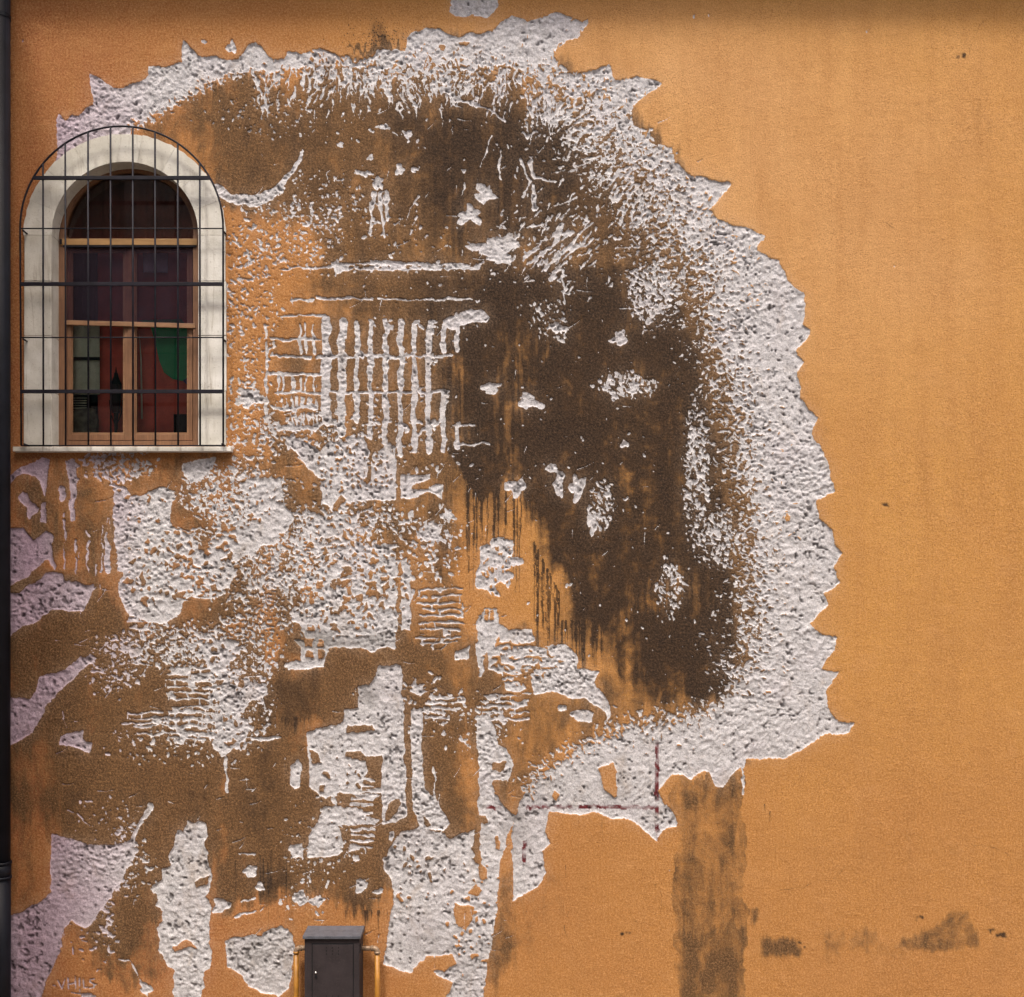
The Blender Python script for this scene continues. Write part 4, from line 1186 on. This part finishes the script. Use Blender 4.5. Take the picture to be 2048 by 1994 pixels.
# wall body behind the render, so it is solid from the side; leaves the opening free
body = MB()
xl, xr = W(-60, 0).x, W(2700, 0).x
oz0, oz1 = W(0, 893).z, W(0, OC[1] - RO + 8).z
body.box(xl, W(OC[0] - RO + 4, 0).x, .03, .45, 0, W(0, -140).z)
body.box(W(OC[0] + RO - 4, 0).x, xr, .03, .45, 0, W(0, -140).z)
body.box(W(OC[0] - RO + 4, 0).x, W(OC[0] + RO - 4, 0).x, .03, .45, 0, W(0, 897).z)
body.box(W(OC[0] - RO + 4, 0).x, W(OC[0] + RO - 4, 0).x, .03, .45, W(0, 262).z, W(0, -140).z)
body.build('masonry', mortar, bld)
rm = MB()
rz0, rz1, rx0, rx1 = W(0, 960).z, W(0, 200).z, W(-20, 0).x, W(620, 0).x
rm.add([(rx0, .46, rz0), (rx1, .46, rz0), (rx1, 2.6, rz0), (rx0, 2.6, rz0), (rx0, .46, rz1), (rx1, .46, rz1), (rx1, 2.6, rz1), (rx0, 2.6, rz1)],
       [(0, 1, 2, 3), (4, 5, 6, 7), (2, 3, 7, 6), (1, 2, 6, 5), (3, 0, 4, 7)])
rm.build('room', room_m, bld)

# eave and roof edge over the wall, above the picture
ev = MB()
ev.box(xl - .2, xr, -.24, .45, W(0, -92).z, W(0, -100).z)
ev.build('eave', eave_m, bld)
rf = MB()
rf.prism([(xl - .2, -.30, W(0, -100).z + .002), (xl - .2, -.30, W(0, -112).z), (xl - .2, 2.6, W(0, -112).z + 1.0), (xl - .2, 2.6, W(0, -100).z + .002)],
         [(xr, -.30, W(0, -100).z + .002), (xr, -.30, W(0, -112).z), (xr, 2.6, W(0, -112).z + 1.0), (xr, 2.6, W(0, -100).z + .002)])
rf.build('roof', tile_m, bld)

# ------------------------------------------------------------------ stone surround
def ringpt(r, t, y):
    return Vector(((OC[0] + r * math.cos(t) - CU) * S, y, (GV - (OC[1] - r * math.sin(t))) * S))


sur = MB()
YF, YB = -.010, .150
arc = [math.pi * k / 40 for k in range(41)]
outl = [ringpt(RO - 3, t, 0) for t in arc] + [W(OC[0] - RO + 3, 892), W(OC[0] - RI - 2, 892)] + \
       [ringpt(RI + 2, t, 0) for t in arc[::-1]] + [W(OC[0] + RI + 2, 892), W(OC[0] + RO - 3, 892)]
for k in range(len(arc) - 1):
    t0, t1 = arc[k], arc[k + 1]
    f = [ringpt(RI + 1.2, t0, YF + .004), ringpt(RO - 1.5, t0, YF + .004), ringpt(RO - 1.5, t1, YF + .004), ringpt(RI + 1.2, t1, YF + .004)]
    sur.prism(f, [Vector((p.x, YB, p.z)) for p in f])
for sgn in (-1, 1):
    a_, b_ = sorted((OC[0] + sgn * (RI + 1.2), OC[0] + sgn * (RO - 1.5)))
    sur.box(W(a_, 0).x, W(b_, 0).x, YF + .004, YB, W(0, 892).z, W(0, OC[1]).z - .001)
so = sur.build('stone_surround', mortar, bld)
nb = 9
for k in range(nb):
    b = MB()
    t0, t1 = math.pi * k / nb + .0012, math.pi * (k + 1) / nb - .0012
    m_ = 7
    fr_ = [ringpt(RO + rng.uniform(-1, 1.0), t0 + (t1 - t0) * q / m_, YF) for q in range(m_ + 1)] + [ringpt(RI, t1 - (t1 - t0) * q / m_, YF) for q in range(m_ + 1)]
    b.prism(fr_, [Vector((p.x, YB + .002, p.z)) for p in fr_])
    b.build('stone_block', stone_m, so, bevel=.0012)
ys = [471, 563, 672, 783, 891]
for sgn in (-1, 1):
    for k in range(4):
        b = MB()
        a_, b_ = sorted((OC[0] + sgn * RI, OC[0] + sgn * (RO + rng.uniform(-1.5, .8))))
        b.box(W(a_, 0).x, W(b_, 0).x, YF - rng.uniform(0, .002), YB + .002, W(0, ys[k + 1]).z + .0022, W(0, ys[k]).z - .0022)
        b.build('stone_block', stone_m, so, bevel=.004)
sl = MB()
sl.box(W(32, 0).x, W(466, 0).x, -.060, .16, W(0, 906).z + .004, W(0, 896.5).z + .004)
sl.build('window_sill', stone_m, bld, bevel=.004)

# ------------------------------------------------------------------ timber window, 0.14 m back in the reveal
D = -.135                                     # "out" of the frame front


def bx(mb, u0, u1, v0, v1, out0, out1):
    p, q = P(u0, v1, out0), P(u1, v0, out0)
    mb.box(p.x, q.x, -out0, -out1, p.z, q.z)
    return mb


wc = P(258, 471, D)
win = MB()
Rw = 137 * S
n_ = 30
for k in range(n_):
    t0, t1 = math.pi * k / n_, math.pi * (k + 1) / n_
    f = [wc + Vector((r * math.cos(t), 0, r * math.sin(t))) for r, t in ((Rw - 6 * S, t0), (Rw + 16 * S, t0), (Rw + 16 * S, t1), (Rw - 6 * S, t1))]
    win.prism(f, [Vector((p.x, .21, p.z)) for p in f])
bx(win, 104, 133, 471, 894, D, -.21)
bx(win, 386, 412, 471, 894, D, -.21)
bx(win, 133, 386, 882, 894, D, -.21)
wo = win.build('window', wood_v, bld, bevel=.002)
t = MB(); bx(t, 121, 394, 477, 490, D + .012, -.205); t.build('transom', wood_tr, wo, bevel=.003)
t = MB(); bx(t, 119, 123.5, 478, 488, D + .016, -.15); t.build('bracket', iron, wo)
# sashes
def sash(u0, u1, name='sash'):
    m_ = MB(); o1, o2 = D - .018, D - .055
    bx(m_, u0, u0 + 8, 491, 881, o1, o2); bx(m_, u1 - 8, u1, 491, 881, o1, o2)
    bx(m_, u0 + 8, u1 - 8, 491, 501, o1, o2); bx(m_, u0 + 8, u1 - 8, 869, 881, o1, o2)
    s_ = m_.build('sash', wood_v, wo, bevel=.002)
    b_ = MB(); o3, o4 = D - .030, D - .050
    bx(b_, u0 + 8, u0 + 11, 501, 869, o3, o4); bx(b_, u1 - 11, u1 - 8, 501, 869, o3, o4)
    bx(b_, u0 + 11, u1 - 11, 501, 505, o3, o4); bx(b_, u0 + 11, u1 - 11, 865, 869, o3, o4)
    b_.build('glazing_bead', wood_h, wo)
    g_ = MB(); bx(g_, u0 + 8, u1 - 8, 501, 869, D - .041, D - .044)
    g_.build('pane', glass_m, wo)


sash(134, 257)
sash(262, 385)
t = MB(); bx(t, 256, 263.5, 491, 881, D - .008, D - .035); t.build('meeting_stile', wood_v, wo, bevel=.002)
# fanlight pane
fp = [wc + Vector((Rw * .985 * math.cos(math.pi * k / 24), .045, Rw * .985 * math.sin(math.pi * k / 24))) for k in range(25)]
t = MB(); t.prism(fp, [p + Vector((0, .004, 0)) for p in fp]); t.build('fanlight_pane', glass_m, wo)
# insect screen, half down and a little crooked
sc = MB()
sc.add([P(129, 490, D - .003), P(392, 490, D - .003), P(391, 648, D - .003), P(129, 640, D - .003)], [(0, 1, 2, 3)])
sc.build('insect_screen', screen_m, wo)
t = MB()
f = [P(128, 640, D + .006), P(391, 647, D + .006), P(391, 656, D + .006), P(128, 649, D + .006)]
t.prism(f, [p + Vector((0, .022, 0)) for p in f]); t.build('screen_bar', wood_h, wo, bevel=.002)
t = MB(); bx(t, 126, 392, 488.5, 494, D + .010, D - .012); t.build('screen_housing', iron, wo)

# ------------------------------------------------------------------ iron grille
GO = .085
gr_ = empty('window_grille', P(243, 891, GO), 'dark iron grille with an arched top bolted over the window', 'window grille')
gr_.name = 'window_grille'
gr_['label'] = 'dark iron bar grille with arched top fixed in front of the window'
GC = (243.2, 455.5); GR = 203
def gtop(u):
    return GC[1] - math.sqrt(max(0, GR ** 2 - (u - GC[0]) ** 2))


t = MB()
pts = [P(42.5, 891, GO)] + [P(GC[0] - GR * math.cos(math.pi * k / 40), GC[1] - GR * math.sin(math.pi * k / 40), GO) for k in range(41)] + [P(446.5, 891, GO)]
t.tube(pts, .0078, 8)
t.build('arch_bar', iron, gr_, smooth=True)
for i, u in enumerate((86, 130.5, 176, 221, 265.5, 310, 355.5, 399.5)):
    t = MB(); t.tube([P(u + .8, 891, GO), P(u, gtop(u) + 1, GO)], .0075, 8); t.build('upright_bar', iron, gr_, smooth=True)
for v, w in ((355, 3.6), (567.5, 3.6), (782.5, 3.6)):
    t = MB(); hw = math.sqrt(max(0, GR ** 2 - (min(v, GC[1]) - GC[1]) ** 2))
    p, q = P(GC[0] - hw, v + w, GO + .012), P(GC[0] + hw, v - w, GO + .012)
    t.box(p.x, q.x, -GO - .012, -GO + .006, p.z, q.z); t.build('flat_bar', iron, gr_, bevel=.0015)
for v in (457, 675, 891):
    t = MB(); t.tube([P(42, v, GO), P(447, v, GO)], .0052, 8); t.build('cross_bar', iron, gr_, smooth=True)
for u, v in ((46, 461), (446, 461), (46, 678), (446, 678), (48, 888), (444, 888)):
    t = MB(); p = P(u, v, GO); t.tube([p, Vector((p.x, .012, p.z))], .007, 8); t.build('anchor', iron, gr_)

# ------------------------------------------------------------------ inside the room, close behind the glass
def cloth(u0, u1, v0, v1, out, fold, amp, name, mat, parent=None, nx=60, top=None, seed=0):
    m_ = MB()
    r = random.Random(seed)
    vs2, fs2 = [], []
    nz = 12
    ph = r.uniform(0, 6)
    for iz in range(nz + 1):
        for ix in range(nx + 1):
            u = u0 + (u1 - u0) * ix / nx; v = v0 + (v1 - v0) * iz / nz
            p = P(u, v, out)
            p.y += amp * (math.sin(ix / nx * fold * 6.283 + ph + .4 * math.sin(iz * .4)) + .4 * math.sin(ix / nx * fold * 15 + iz * .2))
            vs2.append(p)
    for iz in range(nz):
        for ix in range(nx):
            a_ = iz * (nx + 1) + ix
            fs2.append((a_, a_ + 1, a_ + nx + 2, a_ + nx + 1))
    m_.add(vs2, fs2)
    o_ = m_.build(name, mat, parent, smooth=True)
    md = o_.modifiers.new('cloth_thickness', 'SOLIDIFY'); md.thickness = .003
    return o_


ct = cloth(112, 410, 325, 492, -.25, 7, .014, 'curtain', cloth_br, seed=3)
ct['label'] = 'dark brown red curtain hanging behind the fanlight under the arch'; ct['category'] = 'curtain'
c2 = cloth(126, 197, 495, 655, -.30, 4, .012, 'curtain', cloth_dk, seed=4)
c2['label'] = 'dark slate cloth behind the insect screen in the left casement'; c2['category'] = 'curtain'
ban = cloth(196, 412, 496, 888, -.30, 3, .007, 'hanging_cloth', cloth_r, seed=5)
ban['label'] = 'bright red cloth with a green shape hanging behind the right casement'; ban['category'] = 'cloth'
gs = MB()
gp = [(276, 640), (300, 650), (312, 690), (318, 720), (328, 745), (345, 758), (365, 762), (378, 752), (388, 735), (392, 700), (384, 670), (372, 650), (362, 638)]
fr_ = [P(u, v, -.284) for u, v in gp]
gs.prism(fr_, [p + Vector((0, .004, 0)) for p in fr_]); gs.build('green_shape', cloth_g, ban)
gs = MB()
fr_ = [P(u, v, -.286) for u, v in [(366, 762), (386, 738), (394, 740), (394, 785), (380, 775)]]
gs.prism(fr_, [p + Vector((0, .003, 0)) for p in fr_]); gs.build('blue_shape', cloth_b, ban)
lc = cloth(286, 335, 496, 545, -.262, 2, .006, 'draped_cloth', lil, seed=9, nx=16)
lc['label'] = 'pale lilac cloth draped high in the right casement behind the screen'; lc['category'] = 'cloth'
pc = cloth(128, 199, 642, 789, -.235, 2.5, .005, 'reflection', pale, seed=6, nx=30)  # stands in for the pale house wall reflected in the glass
pc['label'] = 'pale yellowish panel standing in for a house wall reflected in the lower left pane'; pc['category'] = 'reflection'
t = MB(); bx(t, 134, 199, 714, 720, -.215, -.225); t.build('dark_bar', black, pc)
# louvred box and rough stone on the inner sill
lv = empty('vent_box', P(160, 868, -.30), 'small dark louvred box behind the lower left pane', 'vent box')
t = MB(); bx(t, 143, 176, 790, 850, -.30, -.34); t.build('case', black, lv, bevel=.002)
for k in range(6):
    t = MB(); bx(t, 146, 173, 795 + k * 5, 797 + k * 5, -.292, -.2995); t.build('slat', pale, lv)
st_ = MB()
r = random.Random(2)
vsx, fsx = [], []
for iz in range(9):
    for k in range(14):
        tt = 6.283 * k / 14
        rr = (1 + r.uniform(-.06, .08)) * (1 if iz < 7 else .82)
        p = P(170, 868 - iz * 6.2, -.245)
        vsx.append((p.x + math.copysign(abs(math.cos(tt)) ** .5, math.cos(tt)) * .105 * rr, p.y + math.copysign(abs(math.sin(tt)) ** .5, math.sin(tt)) * .042 * rr, p.z + r.uniform(-.006, .006)))
for iz in range(8):
    for k in range(14):
        fsx.append((iz * 14 + k, iz * 14 + (k + 1) % 14, (iz + 1) * 14 + (k + 1) % 14, (iz + 1) * 14 + k))
fsx += [tuple(range(14))[::-1], tuple(8 * 14 + k for k in range(14))]
st_.add(vsx, fsx)
o = st_.build('stone_lump', rough_stone)
o['label'] = 'rough grey stone lump on the inner sill at the lower left pane'; o['category'] = 'stone'
# lantern shape standing in for a street lamp reflected in the glass
ln = empty('lantern', P(232, 870, -.236), 'dark lantern shape standing in for a street lamp reflected in the lower panes', 'lantern')
def frus(u, vb, vt, rb, rt, out, n=6):
    m_ = MB(); a_, b_ = P(u, vb, out), P(u, vt, out)
    m_.tube([a_, b_], [rb, rt], n); return m_
lo = -.236
frus(232, 826, 770, .027, .042, lo).build('lamp_body', simple('smoky_glass', (0.06, 0.035, 0.04), .3, 0, .3, 9, 0), ln)
frus(232, 770, 752, .048, .018, lo).build('lamp_roof', iron, ln)
frus(232, 752, 746, .018, .015, lo).build('lamp_vent', iron, ln)
frus(232, 746, 734, .008, .002, lo).build('finial', iron, ln)
for k in range(6):
    tt = 6.283 * k / 6
    a_, b_ = P(232, 826, lo), P(232, 770, lo)
    d0 = Vector((math.cos(tt), math.sin(tt), 0))
    t = MB(); t.tube([a_ + d0 * .028, b_ + d0 * .043], .0025, 5); t.build('lamp_bar', iron, ln)
frus(232, 872, 826, .012, .018, lo).build('stem', iron, ln)
t = MB(); a_ = P(232, 850, lo); t.tube([P(219, 800, lo), P(221, 826, lo), P(229, 846, lo)], .004, 6); t.tube([P(245, 800, lo), P(243, 826, lo), P(235, 846, lo)], .004, 6); t.build('scroll', iron, ln, smooth=True)
frus(232, 886, 872, .03, .028, lo, 10).build('lamp_foot', iron, ln)
# candle like white shape standing in for a highlight on the glass, and dark box
t = MB(); t.tube([P(284, 838, -.25), P(283, 780, -.25), P(282, 720, -.25), P(279, 668, -.25)], [.008, .007, .006, .001], 8)
o = t.build('highlight_rod', cream, smooth=True); o['label'] = 'thin tapering white shape standing in for a highlight in the lower right pane'; o['category'] = 'rod'
t = MB(); bx(t, 347, 386, 828, 882, -.22, -.265); o = t.build('small_box', black, bevel=.003)
o['label'] = 'small black box on the inner sill in the lower right corner'; o['category'] = 'box'
isl = MB(); isl.box(W(100, 0).x, W(400, 0).x, .212, .46, W(0, 897).z, W(0, 889).z); isl.build('inner_sill', wood_h, bld)

# ------------------------------------------------------------------ utility cabinet with gas pipes
CO = .22
cab = empty('utility_cabinet', P(665, 2060, 0.1), 'dark grey metal utility cabinet low on the wall with a small chrome lock', 'cabinet')
t = MB()
a_, b_ = P(609, 0, CO).x, P(719, 0, CO).x
ztop = P(0, 1871, CO).z
t.box(a_, b_, -CO, -.004, .20, ztop - .02)
t.build('case', cab_m, cab, bevel=.004)
t = MB()
f = [(a_ - .012, -CO - .02, ztop - .022), (a_ - .012, -CO - .02, ztop), (a_ - .012, -.004, ztop + .018), (a_ - .012, -.004, ztop - .022)]
t.prism(f, [(b_ + .012, y, z) for x, y, z in f]); t.build('lid', cab_top, cab, bevel=.003)
t = MB(); t.box(P(623.5, 0, CO).x, P(707.5, 0, CO).x, -CO - .002, -CO + .002, .27, P(0, 1886.5, CO).z); t.build('door_gap', black, cab)
t = MB(); dx0, dx1, dz1 = P(625.5, 0, CO).x, P(706, 0, CO).x, P(0, 1889, CO).z
t.box(dx0, dx1, -CO - .0075, -CO - .0015, .275, dz1); door = t.build('door', cab_m, cab, bevel=.002)
for r_ in range(3):
    for c_ in range(3):
        p = P(653 + c_ * 12, 1895.5 + r_ * 6.3, CO + .008)
        t = MB(); t.tube([p + Vector((0, .002, 0)), p + Vector((0, -.0008, 0))], .0045, 8); t.build('vent_hole', black, door)
        p = P(653 + c_ * 12, 1992 + r_ * 6.3, CO + .008)
        t = MB(); t.tube([p + Vector((0, .002, 0)), p + Vector((0, -.0008, 0))], .0045, 8); t.build('vent_hole', black, door)
p = P(631.5, 1945, CO + .008)
t = MB(); t.tube([p + Vector((0, .002, 0)), p + Vector((0, -.009, 0))], .0085, 12); t.build('lock', chrome, door, smooth=True)
p = P(632, 1953, CO + .008)
t = MB(); t.tube([p + Vector((0, .002, 0)), p + Vector((0, -.006, 0))], .010, 12); t.build('lock_cover', black, door)
for v in (1887, 1898, 1990):
    p = P(721, v, CO - .02); t = MB(); t.tube([p, p + Vector((0, 0, -.03))], .006, 8); t.build('hinge', cab_m, cab)


def gas(name, uc_, vel, uj, label, r_=.019):
    o_ = empty(name, P(uc_, 2100, .07), label, 'pipe')
    out = .085
    top = P(uc_, vel, out); side = P(uj, vel, out)
    sg = 1 if side.x > top.x else -1
    R = .030
    el = [Vector((top.x, top.y, top.z - R))]
    for k in range(1, 8):
        t_ = math.pi / 2 * k / 8
        el.append(Vector((top.x + sg * R * (1 - math.cos(t_)), top.y, top.z - R + R * math.sin(t_))))
    el.append(Vector((top.x + sg * R, top.y, top.z)))
    t = MB(); t.tube(el, r_ * 1.12, 14); t.build('elbow', pipe_e, o_, smooth=True)
    t = MB(); t.tube([el[-1], Vector((side.x, side.y, top.z))], r_, 14); t.build('branch', pipe_e, o_, smooth=True)
    t = MB(); t.tube([Vector((top.x, top.y, .02)), el[0]], r_, 14); t.build('upright', pipe_y, o_, smooth=True)
    t = MB(); t.tube([el[0] + Vector((0, 0, -.012)), el[0] + Vector((0, 0, .006))], r_ * 1.25, 14); t.build('collar', pipe_e if sg < 0 else pipe_y, o_, smooth=True)
    t = MB(); m2 = el[-1] + Vector((sg * .004, 0, 0)); t.tube([m2, m2 + Vector((sg * .012, 0, 0))], r_ * 1.25, 14); t.build('collar', pipe_e, o_, smooth=True)
    return o_


gas('gas_pipe', 592.5, 1896, 612, 'yellow gas pipe rising to the left side of the cabinet')
gas('gas_pipe', 754.5, 1896.5, 716, 'yellow gas pipe rising to the right side of the cabinet')

# ------------------------------------------------------------------ drainpipe and the next building, unseen and made deep to shade the wall
dp = empty('drainpipe', P(2, 2100, .12), 'dark blue black drainpipe down the left edge of the orange wall', 'drainpipe')
pr, dout = .080, .13
px = P(19.5, 0, dout).x - pr
t = MB(); t.tube([(px, -dout, P(0, 1738, dout).z), (px, -dout, W(0, -92).z)], pr, 24); t.build('upper_pipe', drain_m, dp, smooth=True)
t = MB(); t.tube([(px, -dout, .02), (px, -dout, P(0, 1752, dout).z)], pr * 1.03, 24); t.build('lower_pipe', drain_m, dp, smooth=True)
for v0, v1, k in ((1723, 1728, 1.14), (1728, 1752, 1.08), (1752, 1757, 1.14)):
    t = MB(); t.tube([(px, -dout, P(0, v1, dout).z), (px, -dout, P(0, v0, dout).z)], pr * k, 24); t.build('collar', drain_m, dp, smooth=True)
t = MB(); t.tube([(px, -dout, P(0, 38, dout).z), (px, -dout, P(0, 30, dout).z)], pr * 1.05, 24); t.box(px - .02, px + .02, -.06, -.002, P(0, 37, dout).z, P(0, 31, dout).z); t.build('wall_bracket', drain_m, dp)
nbd = empty('building', (W(-80, 0).x, 0, 0), 'dark unseen wall of the next building, made deep to shade the left edge', 'building')
nx = px - pr - .03
t = MB(); t.box(nx - 4, nx, -1.5, 3, 0, W(0, -160).z); t.build('wall', neigh_m, nbd)
t = MB(); t.box(nx - 4.1, nx + .05, -1.6, 3.1, W(0, -160).z + .002, W(0, -190).z); t.build('cornice', neigh_m, nbd, bevel=.01)
opp = empty('building', (0, -15, 0), 'plain pale house front added unseen across the street for the window panes to reflect', 'building')  # unseen, added so the panes mirror a house front instead of bright sky
t = MB(); t.box(-16, 16, -21, -15, 0, 14); ow = t.build('wall', simple('pale_render', (0.38, 0.33, 0.27), .9, 0, .15, 1.2, .3, 20), opp)
t = MB(); t.box(-16.3, 16.3, -21.3, -14.6, 14.002, 14.2); t.build('eave', eave_m, opp)
for k in range(-5, 6):
    for z in (1.2, 4.6, 8.0, 11.2):
        t = MB(); t.box(k * 2.9 - .5, k * 2.9 + .5, -15.02, -14.97, z, z + 1.7); t.build('shutter', simple('green_shutter', (0.05, 0.09, 0.06), .6) if (k, z) == (-5, 1.2) else bpy.data.materials['green_shutter'], opp, bevel=.01)
print('patches', len(big), 'components', len(ids), 'scoops', npts, 'quads', len(quads))
